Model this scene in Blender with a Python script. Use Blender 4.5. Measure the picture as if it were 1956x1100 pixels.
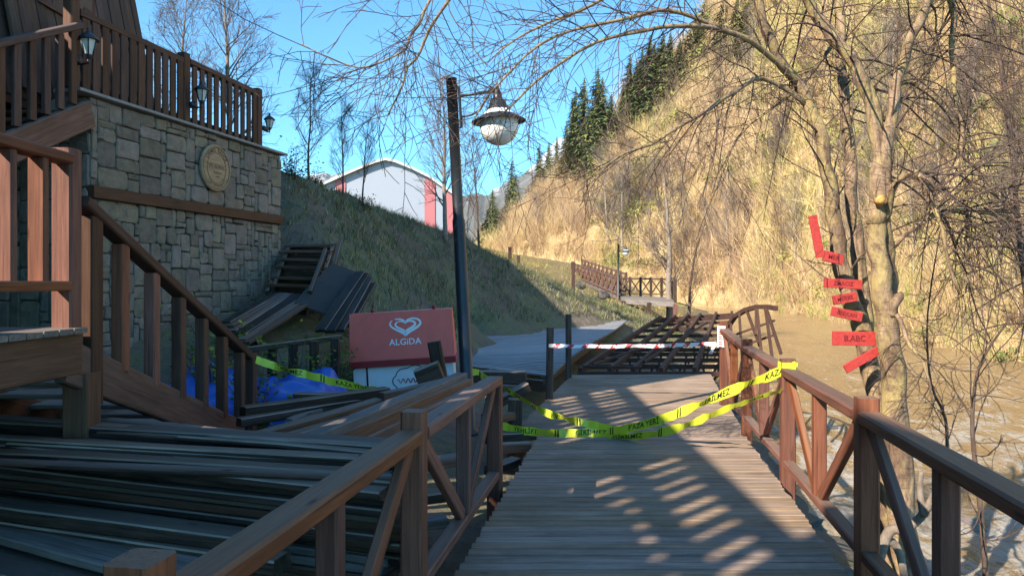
import bpy, math, random
import numpy as np
from mathutils import Vector, Matrix, noise as mnoise
for o in list(bpy.data.objects): bpy.data.objects.remove(o)
SC = bpy.context.scene
COL = SC.collection
R = math.radians
# ------------------------------------------------------------------ camera, sky, sun, exposure
F = 1400.0; CU = 978.0; HV = 540.0; EYE = 1.6          # focal length and horizon in photo pixels, eye height
cam = bpy.data.cameras.new('camera'); camo = bpy.data.objects.new('camera', cam); COL.objects.link(camo)
camo.location = (0, 0, EYE); camo.rotation_euler = (R(90), 0, 0)
cam.sensor_width = 36; cam.lens = F/1956*36; cam.shift_y = -10/1956; cam.clip_start = 0.05; cam.clip_end = 6000
SC.camera = camo
SUN_EL, SUN_ROT = 35.0, 225.0                           # sun behind the camera to the left
w = bpy.data.worlds.new('World'); SC.world = w; w.use_nodes = True
wn = w.node_tree.nodes; wl = w.node_tree.links
sky = wn.new('ShaderNodeTexSky'); sky.sky_type = 'NISHITA'; sky.sun_disc = False
sky.sun_elevation = R(SUN_EL); sky.sun_rotation = R(SUN_ROT); sky.altitude = 300; sky.air_density = 1.0; sky.dust_density = 0.1; sky.ozone_density = 1.3
tint = wn.new('ShaderNodeMix'); tint.data_type = 'RGBA'; tint.blend_type = 'MULTIPLY'; tint.inputs[0].default_value = 1
tint.inputs[7].default_value = (0.58, 1.30, 1.62, 1)
bg = wn['Background']; bg.inputs[1].default_value = 0.088
wl.new(sky.outputs[0], tint.inputs[6]); wl.new(tint.outputs[2], bg.inputs[0])
sl = bpy.data.lights.new('sun', 'SUN'); sl.energy = 5.0; sl.angle = R(0.4); sl.color = (1, 0.89, 0.73)
so = bpy.data.objects.new('sun', sl); COL.objects.link(so)
sdir = Vector((math.sin(R(SUN_ROT))*math.cos(R(SUN_EL)), math.cos(R(SUN_ROT))*math.cos(R(SUN_EL)), math.sin(R(SUN_EL))))
so.rotation_euler = sdir.to_track_quat('Z', 'Y').to_euler(); so.location = sdir*60
vs = SC.view_settings; vs.view_transform = 'Standard'; vs.look = 'None'; vs.exposure = 1.1; vs.gamma = 1; vs.use_curve_mapping = False
SC.cycles.max_bounces = 6; SC.cycles.diffuse_bounces = 3; SC.cycles.glossy_bounces = 3; SC.cycles.transmission_bounces = 4
SC.cycles.caustics_reflective = False; SC.cycles.caustics_refractive = False; SC.cycles.use_denoising = True

def P(u, v, Y):                                         # photo pixel + distance -> point in the place
    return Vector(((u-CU)/F*Y, Y, EYE-(v-HV)/F*Y))
def PZ(u, v, z):                                        # photo pixel on the level z
    return P(u, v, (EYE-z)*F/(v-HV))
# ------------------------------------------------------------------ object helpers
WM = {}
def link(o, M, parent=None):
    COL.objects.link(o); WM[o] = M.copy()
    if parent is not None:
        o.parent = parent; o.matrix_parent_inverse = WM[parent].inverted()
    o.matrix_basis = M
    return o
def tag(o, label, cat=None, group=None, kind=None):
    if label: o['label'] = label
    if cat: o['category'] = cat
    if group: o['group'] = group
    if kind: o['kind'] = kind
    return o
def thing(name, label, cat, loc, group=None):
    e = bpy.data.objects.new(name, None); e.empty_display_size = .2
    link(e, Matrix.Translation(Vector(loc))); return tag(e, label, cat, group)
def obj(name, me, mats, M=Matrix(), parent=None):
    o = bpy.data.objects.new(name, me)
    for m in (mats if isinstance(mats, (list, tuple)) else [mats]):
        if len(me.materials) < len(mats if isinstance(mats, (list, tuple)) else [mats]): me.materials.append(m)
    return link(o, M, parent)
def struct(name, me, mats, M=Matrix()):
    o = obj(name, me, mats, M); o['kind'] = 'structure'; return o
def copy_tree(o, M, parent=None):
    c = o.copy(); COL.objects.link(c); old = WM[o]; WM[c] = M
    c.parent = parent
    if parent is not None: c.matrix_parent_inverse = WM[parent].inverted()
    c.matrix_basis = M
    for ch in [x for x in WM if x.parent == o]:
        copy_tree(ch, M @ old.inverted() @ WM[ch], c)
    return c
class MB:
    def __init__(s): s.v = []; s.f = []; s.m = []; s.sm = []
    def add(s, vs, fs, m=0, smooth=False):
        b = len(s.v); s.v += [tuple(x) for x in vs]; s.f += [tuple(i+b for i in f) for f in fs]
        s.m += [m]*len(fs); s.sm += [smooth]*len(fs)
    def box(s, lo, hi, m=0, M=None):
        (a, b, c), (d, e, f) = lo, hi
        vs = [Vector(q) for q in ((a,b,c),(d,b,c),(d,e,c),(a,e,c),(a,b,f),(d,b,f),(d,e,f),(a,e,f))]
        if M is not None: vs = [M @ q for q in vs]
        s.add(vs, [(0,3,2,1),(4,5,6,7),(0,1,5,4),(1,2,6,5),(2,3,7,6),(3,0,4,7)], m)
    def tube(s, pts, rad, n=6, m=0, cap=True, smooth=True):
        pts = [Vector(p) for p in pts]; k = len(pts)
        t = (pts[1]-pts[0]).normalized()
        a = t.orthogonal().normalized()
        vs = []
        for i in range(k):
            t2 = (pts[min(i+1, k-1)]-pts[max(i-1, 0)])
            t2 = t2.normalized() if t2.length > 1e-9 else t
            a = (a - t2*a.dot(t2)); a = a.normalized() if a.length > 1e-6 else t2.orthogonal().normalized()
            b = t2.cross(a); t = t2
            for j in range(n):
                an = 2*math.pi*j/n
                vs.append(pts[i]+(a*math.cos(an)+b*math.sin(an))*rad[i])
        fs = [(i*n+j, i*n+(j+1) % n, (i+1)*n+(j+1) % n, (i+1)*n+j) for i in range(k-1) for j in range(n)]
        if cap: fs += [tuple(range(n-1, -1, -1)), tuple(range((k-1)*n, k*n))]
        s.add(vs, fs, m, smooth)
    def lathe(s, prof, n=24, m=0, M=None, smooth=True):
        vs = []; k = len(prof)
        for r, z in prof:
            for j in range(n):
                an = 2*math.pi*j/n; q = Vector((r*math.cos(an), r*math.sin(an), z)); vs.append(M @ q if M is not None else q)
        s.add(vs, [(i*n+j, i*n+(j+1) % n, (i+1)*n+(j+1) % n, (i+1)*n+j) for i in range(k-1) for j in range(n)], m, smooth)
    def mesh(s, name):
        me = bpy.data.meshes.new(name); me.from_pydata(s.v, [], s.f)
        me.polygons.foreach_set('material_index', s.m); me.polygons.foreach_set('use_smooth', s.sm); me.update(); return me
    def build(s, name, mats, parent=None, M=Matrix(), origin=None):
        if origin is not None:
            o_ = Vector(origin); s.v = [tuple(Vector(q)-o_) for q in s.v]; M = Matrix.Translation(o_)
        return obj(name, s.mesh(name), mats, M, parent)
def tri_mesh(name, V, mats, mi=None, col=None):          # many loose triangles at once, V: (n,3,3)
    n = len(V); me = bpy.data.meshes.new(name)
    me.vertices.add(n*3); me.vertices.foreach_set('co', np.ascontiguousarray(V, np.float32).reshape(-1))
    me.loops.add(n*3); me.loops.foreach_set('vertex_index', np.arange(n*3, dtype=np.int32))
    me.polygons.add(n); me.polygons.foreach_set('loop_start', np.arange(0, n*3, 3, dtype=np.int32))
    try: me.polygons.foreach_set('loop_total', np.full(n, 3, np.int32))
    except Exception: pass
    if mi is not None: me.polygons.foreach_set('material_index', np.asarray(mi, np.int32))
    if col is not None:                                  # own colour of each plant
        at = me.color_attributes.new('col', 'FLOAT_COLOR', 'POINT')
        c4 = np.ones((n*3, 4), np.float32); c4[:, :3] = np.repeat(col, 3, axis=0); at.data.foreach_set('color', c4.reshape(-1))
    me.update(calc_edges=True); me.validate(); return me
def frame(x, up=Vector((0, 0, 1)), loc=(0, 0, 0)):        # matrix with local X along x, local Z as near up as it can be
    x = Vector(x).normalized(); y = up.cross(x)
    y = y.normalized() if y.length > 1e-5 else x.orthogonal().normalized()
    z = x.cross(y); M = Matrix((x, y, z)).transposed().to_4x4(); M.translation = Vector(loc); return M
BMC = {}
def bar_mesh(L, w, h, c=.006, seg=1, bend=0., seed=0, rough=0.):
    key = (round(L, 3), round(w, 3), round(h, 3), round(c, 4), seg, bend, seed, rough)
    if key in BMC: return BMC[key]
    rng = random.Random(seed)
    a, b = w/2, h/2
    prof = [(-a+c, -b), (a-c, -b), (a, -b+c), (a, b-c), (a-c, b), (-a+c, b), (-a, b-c), (-a, -b+c)]
    vs = []
    for i in range(seg+1):
        t = i/seg; x = (t-.5)*L; off = bend*math.sin(math.pi*t); oy = rng.uniform(-rough, rough); oz = rng.uniform(-rough, rough)
        vs += [(x+(rng.uniform(-rough, rough)*2 if i in (0, seg) else 0), p+oy, q+off+oz) for p, q in prof]
    fs = [(i*8+j, i*8+(j+1) % 8, (i+1)*8+(j+1) % 8, (i+1)*8+j) for i in range(seg) for j in range(8)]
    fs += [tuple(range(7, -1, -1)), tuple(range(seg*8, seg*8+8))]
    fs = [tuple(reversed(f)) for f in fs]
    me = bpy.data.meshes.new('bar'); me.from_pydata(vs, [], fs); me.polygons.foreach_set('material_index', [1 if (q < seg*8 and q % 8 in (3, 5)) or q >= seg*8 and False else 0 for q in range(len(fs))]); me.update(); BMC[key] = me; return me
EDGE = {}
def bar(name, p0, p1, w, h, m, parent=None, up=Vector((0, 0, 1)), **k):
    p0 = Vector(p0); p1 = Vector(p1); d = p1-p0
    me = bar_mesh(d.length, w, h, **k)
    if me.materials and me.materials[0] != m: me = me.copy(); me.materials.clear()
    return obj(name, me, [m, EDGE.get(m.name, m)], frame(d, up, (p0+p1)/2), parent)
def post(name, p0, p1, w, m, parent=None, facing=Vector((0, 1, 0)), d=None, **k):
    return bar(name, p0, p1, w, d or w, m, parent, up=facing, **k)
ORD = ['first', 'second', 'third', 'fourth', 'fifth', 'sixth', 'seventh', 'eighth', 'ninth', 'tenth', 'eleventh', 'twelfth', 'thirteenth', 'fourteenth', 'fifteenth', 'sixteenth', 'seventeenth', 'eighteenth', 'nineteenth', 'twentieth']+['%s-%s' % (a, b) for a in ('twenty', 'thirty', 'forty', 'fifty') for b in ('first', 'second', 'third', 'fourth', 'fifth', 'sixth', 'seventh', 'eighth', 'ninth')]
# ------------------------------------------------------------------ material helpers
class NT:
    def __init__(s, name):
        s.mat = bpy.data.materials.new(name); s.mat.use_nodes = True; s.t = s.mat.node_tree; s.b = s.t.nodes['Principled BSDF']
        s.out = s.t.nodes['Material Output']
    def n(s, ty, **k):
        x = s.t.nodes.new(ty)
        for a, b in k.items(): setattr(x, a, b)
        return x
    def l(s, a, b): s.t.links.new(a, b)
    def set(s, node, i, val):
        if hasattr(val, 'is_output'): s.l(val, node.inputs[i])
        else: node.inputs[i].default_value = val
    def coord(s, scale=(1, 1, 1), which='Object', rnd=True):
        tc = s.n('ShaderNodeTexCoord'); mp = s.n('ShaderNodeMapping'); mp.inputs['Scale'].default_value = scale
        s.l(tc.outputs[which], mp.inputs[0])
        if rnd:
            oi = s.n('ShaderNodeObjectInfo'); mu = s.n('ShaderNodeMath', operation='MULTIPLY'); mu.inputs[1].default_value = 57.3
            s.l(oi.outputs['Random'], mu.inputs[0]); s.l(mu.outputs[0], mp.inputs['Location'])
        return mp.outputs[0]
    def noise(s, vec, scale=5, detail=5, rough=.6, dist=0.):
        x = s.n('ShaderNodeTexNoise'); x.inputs['Scale'].default_value = scale; x.inputs['Detail'].default_value = detail
        x.inputs['Roughness'].default_value = rough; x.inputs['Distortion'].default_value = dist
        if vec is not None: s.l(vec, x.inputs['Vector'])
        return x.outputs['Fac']
    def ramp(s, fac, stops):
        x = s.n('ShaderNodeValToRGB'); e = x.color_ramp.elements
        while len(e) < len(stops): e.new(.5)
        for q, (p, c) in zip(e, stops): q.position = p; q.color = (*c, 1) if len(c) == 3 else c
        s.l(fac, x.inputs[0]); return x.outputs[0]
    def mix(s, fac, a, b, mode='MIX'):
        x = s.n('ShaderNodeMix', data_type='RGBA', blend_type=mode)
        s.set(x, 0, fac)
        for i, q in ((6, a), (7, b)): s.set(x, i, (*q, 1) if isinstance(q, tuple) and len(q) == 3 else q)
        return x.outputs[2]
    def math(s, op, a, b=0., clamp=False):
        x = s.n('ShaderNodeMath', operation=op, use_clamp=clamp); s.set(x, 0, a); s.set(x, 1, b); return x.outputs[0]
    def vary(s, colr, lo=.75, hi=1.25, hue=.0):
        oi = s.n('ShaderNodeObjectInfo'); mr = s.n('ShaderNodeMapRange'); mr.inputs[3].default_value = lo; mr.inputs[4].default_value = hi
        s.l(oi.outputs['Random'], mr.inputs[0]); h = s.n('ShaderNodeHueSaturation'); s.l(mr.outputs[0], h.inputs['Value']); s.l(colr, h.inputs['Color'])
        if hue:
            wn_ = s.n('ShaderNodeTexWhiteNoise', noise_dimensions='1D'); s.l(oi.outputs['Random'], wn_.inputs['W'])
            m2 = s.n('ShaderNodeMapRange'); m2.inputs[3].default_value = .5-hue; m2.inputs[4].default_value = .5+hue
            s.l(wn_.outputs[0], m2.inputs[0]); s.l(m2.outputs[0], h.inputs['Hue'])
            m3 = s.n('ShaderNodeMapRange'); m3.inputs[3].default_value = .78; m3.inputs[4].default_value = 1.1
            s.l(wn_.outputs[0], m3.inputs[0]); s.l(m3.outputs[0], h.inputs['Saturation'])
        return h.outputs[0]
    def bump(s, hgt, strength=.3, dist=.01):
        x = s.n('ShaderNodeBump'); x.inputs['Strength'].default_value = strength; x.inputs['Distance'].default_value = dist
        s.l(hgt, x.inputs['Height']); s.l(x.outputs[0], s.b.inputs['Normal'])
    def done(s, colr, rough=.7, spec=.3, metal=0.):
        s.set(s.b, 'Base Color', (*colr, 1) if isinstance(colr, tuple) and len(colr) == 3 else colr)
        s.set(s.b, 'Roughness', rough); s.b.inputs['Specular IOR Level'].default_value = spec; s.b.inputs['Metallic'].default_value = metal
        return s.mat
def wood(name, c1, c2, top=None, lo=.75, hi=1.25, rough=.65, bump=.5, topamt=.85, groove=False):
    s = NT(name)
    g = s.noise(s.coord((.8, 16, 16)), 3, 8, .65, .4)                 # long grain
    st = s.noise(s.coord((.5, 3, 3)), 2.2, 4, .6)                      # weather stains
    c = s.ramp(g, [(.28, c1), (.72, c2)])
    dk = tuple(x*.45 for x in c1)
    c = s.mix(s.math('MULTIPLY', s.ramp(st, [(.48, (0, 0, 0)), (.72, (1, 1, 1))]), .55), c, dk)
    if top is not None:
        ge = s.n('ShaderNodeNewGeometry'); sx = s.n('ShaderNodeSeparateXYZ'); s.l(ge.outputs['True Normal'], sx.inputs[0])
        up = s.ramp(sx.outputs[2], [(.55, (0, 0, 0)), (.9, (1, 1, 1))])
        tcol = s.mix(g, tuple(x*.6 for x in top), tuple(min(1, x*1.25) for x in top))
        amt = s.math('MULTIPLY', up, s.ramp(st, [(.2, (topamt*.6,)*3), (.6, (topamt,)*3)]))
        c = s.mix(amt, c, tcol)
    c = s.vary(c, lo, hi, .006)
    kn = s.n('ShaderNodeTexVoronoi'); kn.inputs['Scale'].default_value = 1.0; s.l(s.coord((1.6, 7, 7)), kn.inputs['Vector'])
    kf = s.ramp(kn.outputs['Distance'], [(.03, (1, 1, 1)), (.09, (0, 0, 0))])
    c = s.mix(s.math('MULTIPLY', kf, .8), c, dk)
    cr = s.noise(s.coord((.35, 34, 34)), 2.4, 3, .5, .25)                # drying cracks along the grain
    c = s.mix(s.math('MULTIPLY', s.ramp(cr, [(.30, (1, 1, 1)), (.36, (0, 0, 0))]), .75), c, tuple(x*.3 for x in c1))
    h = g
    if groove:                                                        # anti-slip grooves run along the board
        wv = s.n('ShaderNodeTexWave', wave_type='BANDS', bands_direction='Y'); wv.inputs['Scale'].default_value = 28; wv.inputs['Distortion'].default_value = .2
        ge2 = s.n('ShaderNodeNewGeometry'); big = s.noise(ge2.outputs['Position'], .9, 6, .65, .4)                # trodden dirt and moss patches
        c = s.mix(s.math('MULTIPLY', s.ramp(big, [(.46, (0, 0, 0)), (.64, (1, 1, 1))]), .55), c, (.13, .095, .055))
        s.l(s.coord((1, 1, 1), rnd=False), wv.inputs['Vector']); h = s.math('ADD', s.math('MULTIPLY', wv.outputs['Fac'], .5), g)
    s.bump(h, bump, .006)
    return s.done(c, rough, .25)
def plain(name, c, rough=.5, metal=0., spec=.4, var=.12, scale=9, bump=0.):
    s = NT(name); nz = s.noise(s.coord((1, 1, 1)), scale, 5, .65)
    k = s.mix(nz, tuple(x*(1-var*2) for x in c), tuple(min(1, x*(1+var*2)) for x in c))
    if bump: s.bump(nz, bump, .02)
    return s.done(k, rough, spec, metal)
def colmat(name, rough=.85, trans=.0):
    s = NT(name); a = s.n('ShaderNodeAttribute', attribute_name='col'); return s.done(a.outputs['Color'], rough, .15)
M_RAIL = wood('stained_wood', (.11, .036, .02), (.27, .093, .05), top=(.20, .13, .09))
M_DECK = wood('deck_wood', (.205, .135, .095), (.46, .33, .235), rough=.75, groove=True, lo=.86, hi=1.1, bump=.7)
M_WORN = wood('worn_edge', (.20, .14, .105), (.44, .34, .26), rough=.9)
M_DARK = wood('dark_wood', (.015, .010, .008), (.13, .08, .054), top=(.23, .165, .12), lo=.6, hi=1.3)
EDGE['dark_wood'] = M_WORN
M_BLACKW = wood('black_wood', (.012, .010, .009), (.06, .045, .036), lo=.6, hi=1.4)
EDGE['black_wood'] = M_WORN
M_GREYW = wood('grey_wood', (.12, .098, .082), (.28, .23, .195), lo=.75, hi=1.2)
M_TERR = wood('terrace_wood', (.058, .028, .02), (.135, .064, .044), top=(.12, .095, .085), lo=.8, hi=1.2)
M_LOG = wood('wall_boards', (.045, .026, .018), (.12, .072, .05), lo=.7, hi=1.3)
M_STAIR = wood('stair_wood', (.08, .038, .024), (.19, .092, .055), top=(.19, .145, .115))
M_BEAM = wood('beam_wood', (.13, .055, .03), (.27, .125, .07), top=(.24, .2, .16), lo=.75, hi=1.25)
M_ENDW = wood('raw_wood', (.42, .27, .12), (.6, .42, .22))
def stone_mat():
    s = NT('stone'); n1 = s.noise(s.coord((1, 1, 1)), 6, 8, .7); n2 = s.noise(s.coord((1, 1, 1)), 28, 5, .7)
    c = s.ramp(n1, [(.25, (.14, .112, .09)), (.5, (.29, .232, .175)), (.75, (.40, .305, .215))])
    c = s.mix(s.math('MULTIPLY', n2, .5), c, (.09, .088, .085)); c = s.vary(c, .74, 1.12, .02)
    s.bump(s.math('ADD', n1, s.math('MULTIPLY', n2, .5)), .8, .03); return s.done(c, .9, .2)
M_STONE = stone_mat()
M_MORTAR = plain('mortar', (.075, .066, .056), .95, var=.3, bump=.6)
M_COPING = plain('coping', (.26, .25, .24), .8, var=.15)
M_IRON = plain('dark_iron', (.018, .02, .026), .38, 0, .6, var=.2)
M_RUST = plain('rusty_steel', (.075, .038, .028), .75, .1, .3, var=.35, scale=14, bump=.3)
M_GLASS = plain('lantern_glass', (.55, .55, .52), .25, var=.1)
M_GLOBE = plain('globe', (.86, .85, .84), .12, 0, .6, var=.02)
M_RED = plain('red_lid', (.84, .11, .075), .4, 0, .5, var=.12, scale=5)
M_REDD = plain('red_trim', (.30, .018, .02), .45, var=.1)
M_WHITE = plain('white_panel', (.78, .8, .84), .35, 0, .5, var=.05)
M_INK = plain('black_ink', (.012, .012, .014), .6, var=.05)
M_TAPE = plain('yellow_tape', (.66, .72, .05), .35, 0, .5, var=.06)
M_TAPEW = plain('white_tape', (.8, .8, .8), .4, var=.04)
M_TAPER = plain('red_tape', (.6, .03, .04), .4, var=.06)
M_SIGNR = plain('red_sign_paint', (.42, .04, .034), .7, var=.25, scale=26, bump=.4)
M_SIGNT = plain('sign_lettering', (.16, .01, .012), .7, var=.1)
M_TARP = plain('blue_tarp', (.014, .11, .48), .35, 0, .5, var=.15)
M_LEAF = colmat('leaves', .6); M_SCRUB = colmat('scrub_twigs', .85)
def bark(name, a, b, moss=None):
    s = NT(name); n = s.noise(s.coord((1, 1, .35), rnd=False), 22, 9, .75); n2 = s.noise(s.coord((1, 1, .6), rnd=False), 4.5, 6, .7, .5)
    c = s.ramp(n, [(.32, a), (.66, b)])
    if moss:
        ln = s.noise(s.coord((.9, .9, 9), rnd=False), 7, 4, .6, .3)                       # horizontal lenticels
        c = s.mix(s.math('MULTIPLY', s.ramp(ln, [(.55, (0, 0, 0)), (.66, (1, 1, 1))]), .75), c, tuple(x*.8 for x in a))
        c = s.mix(s.math('MULTIPLY', s.ramp(s.noise(s.coord((1, 1, .5), rnd=False), 3, 5, .65), [(.5, (0, 0, 0)), (.62, (1, 1, 1))]), .6), c, tuple(x*.75 for x in a))
    if moss: c = s.mix(s.ramp(n2, [(.47, (0, 0, 0)), (.62, (.8, .8, .8))]), c, moss)
    s.bump(n, 1.0, .03); return s.done(c, .85, .2)
M_BARK = bark('cherry_bark', (.12, .07, .048), (.50, .35, .23), (.48, .37, .15))
M_TWIG = bark('twig_bark', (.06, .04, .034), (.19, .13, .10))
M_PALE = bark('pale_bark', (.16, .12, .095), (.38, .31, .25))
M_TWIG2 = bark('far_twig', (.13, .10, .09), (.24, .19, .165))
M_NEEDLE = colmat('needles', .7)
# ------------------------------------------------------------------ terrain
def xb(y): return float(np.interp(y, [-40, 0, 10, 20, 30, 38, 45, 60, 80, 100, 130], [0, 3.1, 4.5, 6.1, 7.9, 9.6, 12, 16, 22, 25, 27]))
HU = [880, 930, 1000, 1100, 1200, 1330, 1400, 1480, 1560, 1700, 1900, 2200, 2600, 3400]
HFv = [485, 478, 490, 503, 540, 570, 580, 592, 604, 640, 690, 745, 800, 900]
HFY = [172, 165, 150, 135, 120, 105, 98, 85, 72, 47, 32, 25.5, 19, 13.5]
HCv = [474, 460, 398, 300, 188, 45, -60, -250, -450, -700, -900, -1150, -1400, -2000]
HCY = [176, 176, 175, 166, 160, 150, 146, 140, 130, 110, 92, 80, 66, 52]
def lerp(l, u): return float(np.interp(u, HU, l))
CP = [(-1,2,-.15),(-3,2,-.05),(-1,5,-.12),(-3,6,-.05),(-.6,8,-.3),(-3,8,0),(-1.5,11,.0),(-.7,14,-.25),(-3.6,9.2,.35),(0.5,4,-.6),(1,8,-.7),(-6,0,0),(-6,-10,0),(0,-10,-.3),(-20,-10,1),
 (-5.4,9,.4),(-4.6,12,1.0),(-4.3,13.5,1.55),(-3.9,10.2,.7),(-3.3,12,1.12),(-3.5,13.2,1.6),(-2.4,12.5,.5),(-2.4,15,1.25),(-1.9,18,1.2),(-1.2,21.3,.02),(1.5,25,-.12),(4.65,30.7,-.12),(-.3,17,-.3),(1.4,20,-.6),
 (1.5,11,-.8),(3,13,-1.05),(3,18,-1.1),(5,25,-1.2),(3.4,6,-.9),(2.9,3,-1.0),(1.8,4,-.8),
 (-4.75,15,4.0),(-4.86,18,4.04),(-4.2,21,3.77),(-3.05,24,3.5),(-1.9,27,3.24),(-.39,30,2.67),(1.93,33,1.6),(4.4,36,.7),(7.66,38.5,-.1),
 (-8,17,4.3),(-9,24,4.4),(-15,12,4.2),(-15,30,5),(-5,32,3.2),(-2,36,2.3),(1,40,1.5),(4,43,.75),(7,42,.3),(-1.5,60,4.0),(2.5,48,1.6),(5,56,2.4),(9,60,.5),(12,80,1),
 (-12,78,7.2),(-30,60,8),(-45,120,14),(-5,110,7),(0,150,7.0),(14,135,4.8),(19,120,1.2),(-70,210,20),(0,300,14),(-140,320,40),(120,320,-5),(0,520,25),(-300,520,60),(300,520,0),(-300,100,30),(-200,-40,8),(300,-40,-5),(300,200,-5)]
for y in (-40, -10, 0, 5, 10, 15, 20, 25, 30, 38, 45, 60, 80, 100):
    CP += [(xb(y), y, -1.8), (xb(y)+2.2, y, -2.9)]
for u in (1330, 1400, 1480, 1560, 1700, 1900, 2200, 2600, 3400):
    Y = lerp(HFY, u); X = (u-CU)/F*Y
    CP += [(X-2.5, Y-1, -2.7), (X+3, Y+2, -3.0), (X+20, Y+8, -6)]
_C = np.array(CP, float)
def _phi(r): return np.where(r > 1e-9, r, 0.)          # biharmonic-like linear kernel: no overshoot
_A = _phi(np.linalg.norm(_C[:, None, :2]-_C[None, :, :2], axis=2))
_n = len(_C); _S = np.zeros((_n+3, _n+3)); _S[:_n, :_n] = _A; _S[:_n, _n] = 1; _S[:_n, _n+1:] = _C[:, :2]; _S[_n, :_n] = 1; _S[_n+1:, :_n] = _C[:, :2].T
_W = np.linalg.solve(_S, np.concatenate([_C[:, 2], np.zeros(3)]))
def gz(x, y):
    x = np.atleast_1d(np.asarray(x, float)); y = np.atleast_1d(np.asarray(y, float)); out = np.empty(len(x))
    for i in range(0, len(x), 20000):
        q = np.stack([x[i:i+20000], y[i:i+20000]], 1)
        out[i:i+20000] = _phi(np.linalg.norm(q[:, None, :]-_C[None, :, :2], axis=2)) @ _W[:_n] + _W[_n] + q @ _W[_n+1:]
    return out
def gz1(x, y): return float(gz([x], [y])[0])
def fbm(x, y, z=0, o=4): return mnoise.fractal(Vector((x, y, z)), 1.0, 2.0, o)
def stretch(lo, hi, c, fine, grow):                      # grid lines, fine near c and wider away from it
    a = [c]; st = fine
    while a[-1] < hi: a.append(a[-1]+st); st = min(st*grow, 30)
    b = [c]; st = fine
    while b[-1] > lo: b.append(b[-1]-st); st = min(st*grow, 30)
    return np.array(sorted(set(b[1:]+a)))
gx = stretch(-300, 320, -1, .22, 1.02); gy = stretch(-40, 520, 15, .22, 1.017)
XX, YY = np.meshgrid(gx, gy); ZZ = gz(XX.ravel(), YY.ravel())
def bumpy(x, y, z):
    k = .20 if z > -.9 and x < 9 else .05
    if x > -1 and y < 20: k = .04
    return z + k*fbm(x*.9, y*.9, 3) + .5*k*fbm(x*3.1, y*3.1, 8, 3)
ZZ = np.array([bumpy(x, y, z) for x, y, z in zip(XX.ravel(), YY.ravel(), ZZ)])
nx, ny = len(gx), len(gy)
idx = np.arange(nx*ny).reshape(ny, nx)
me = bpy.data.meshes.new('ground')
me.from_pydata(np.stack([XX.ravel(), YY.ravel(), ZZ], 1).tolist(), [], np.stack([idx[:-1, :-1], idx[:-1, 1:], idx[1:, 1:], idx[1:, :-1]], -1).reshape(-1, 4).tolist())
me.polygons.foreach_set('use_smooth', [True]*len(me.polygons))
def ground_mat():
    s = NT('ground_soil'); v = s.coord((1, 1, 1), rnd=False)
    n1 = s.noise(v, .55, 6, .6); n2 = s.noise(v, 5, 6, .7); n3 = s.noise(v, .09, 4, .6)
    soil = s.mix(n2, (.08, .066, .054), (.28, .225, .18))
    grass = s.mix(n2, (.11, .125, .055), (.28, .28, .145)); dry = s.mix(n2, (.16, .125, .055), (.36, .27, .12))
    c = s.mix(s.ramp(n1, [(.42, (0, 0, 0)), (.62, (.85, .85, .85))]), soil, grass)
    ge = s.n('ShaderNodeNewGeometry'); sx = s.n('ShaderNodeSeparateXYZ'); s.l(ge.outputs['Position'], sx.inputs[0])
    far = s.math('MULTIPLY', s.ramp(s.math('DIVIDE', sx.outputs[1], 100.), [(.34, (0, 0, 0)), (.5, (1, 1, 1))]), s.ramp(n3, [(.4, (.45, .45, .45)), (.62, (1, 1, 1))]))
    c = s.mix(far, c, dry)
    wet = s.ramp(s.math('ADD', s.math('MULTIPLY', sx.outputs[2], .2), 1.), [(.62, (1, 1, 1)), (.80, (0, 0, 0))])   # stony bank by the river
    c = s.mix(wet, c, s.mix(n2, (.07, .062, .052), (.20, .175, .14)))
    s.bump(s.math('ADD', n2, n1), 1.0, .12); return s.done(c, .95, .15)
struct('ground', me, ground_mat())
# river
wx = stretch(-2, 140, 6, .28, 1.02); wy = stretch(-30, 160, 12, .28, 1.02)
vs = []
for y in wy:
    for x in wx:
        q = 1.0 if y < 30 else max(.55, 1-(y-30)/60)
        z = -1.8 + q*(.17*fbm(x*.55+y*.12, y*.28, 1, 4) + .08*fbm(x*1.9, y*1.2, 5, 3))
        rap = max(0, 1-abs(y-9-(x-7)*.6)/8)*q
        z += rap*.16*fbm(x*1.3, y*.9, 9, 3); vs.append((x, y, z))
k = len(wx); idx = np.arange(len(vs)).reshape(len(wy), k)
me = bpy.data.meshes.new('river'); me.from_pydata(vs, [], np.stack([idx[:-1, :-1], idx[:-1, 1:], idx[1:, 1:], idx[1:, :-1]], -1).reshape(-1, 4).tolist())
me.polygons.foreach_set('use_smooth', [True]*len(me.polygons))
def water_mat():
    s = NT('muddy_water'); v = s.coord((1, .5, 1), rnd=False)
    n1 = s.noise(v, .5, 5, .6); n2 = s.noise(v, 2.2, 9, .72, .6); n3 = s.noise(s.coord((1.6, .5, 1), rnd=False), 6, 6, .7)
    c = s.mix(n1, (.33, .205, .085), (.52, .35, .165))
    ge = s.n('ShaderNodeNewGeometry'); sx = s.n('ShaderNodeSeparateXYZ'); s.l(ge.outputs['Position'], sx.inputs[0])
    near = s.ramp(s.math('DIVIDE', sx.outputs[1], 60.), [(.16, (.21, .21, .21)), (.34, (.12, .12, .12)), (.8, (0, 0, 0))])
    edge = s.math('ADD', s.math('MULTIPLY', n2, .75), s.math('MULTIPLY', n1, .25))
    f = s.math('MULTIPLY', s.ramp(s.math('ADD', edge, near), [(.64, (0, 0, 0)), (.74, (1, 1, 1))]), .9)
    c = s.mix(f, c, (.68, .63, .55)); s.bump(s.math('ADD', n2, s.math('MULTIPLY', n3, .6)), 1.0, .5)
    r = s.math('ADD', s.math('MULTIPLY', f, .5), .10); return s.done(c, r, .6)
struct('river', me, water_mat())
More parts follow.
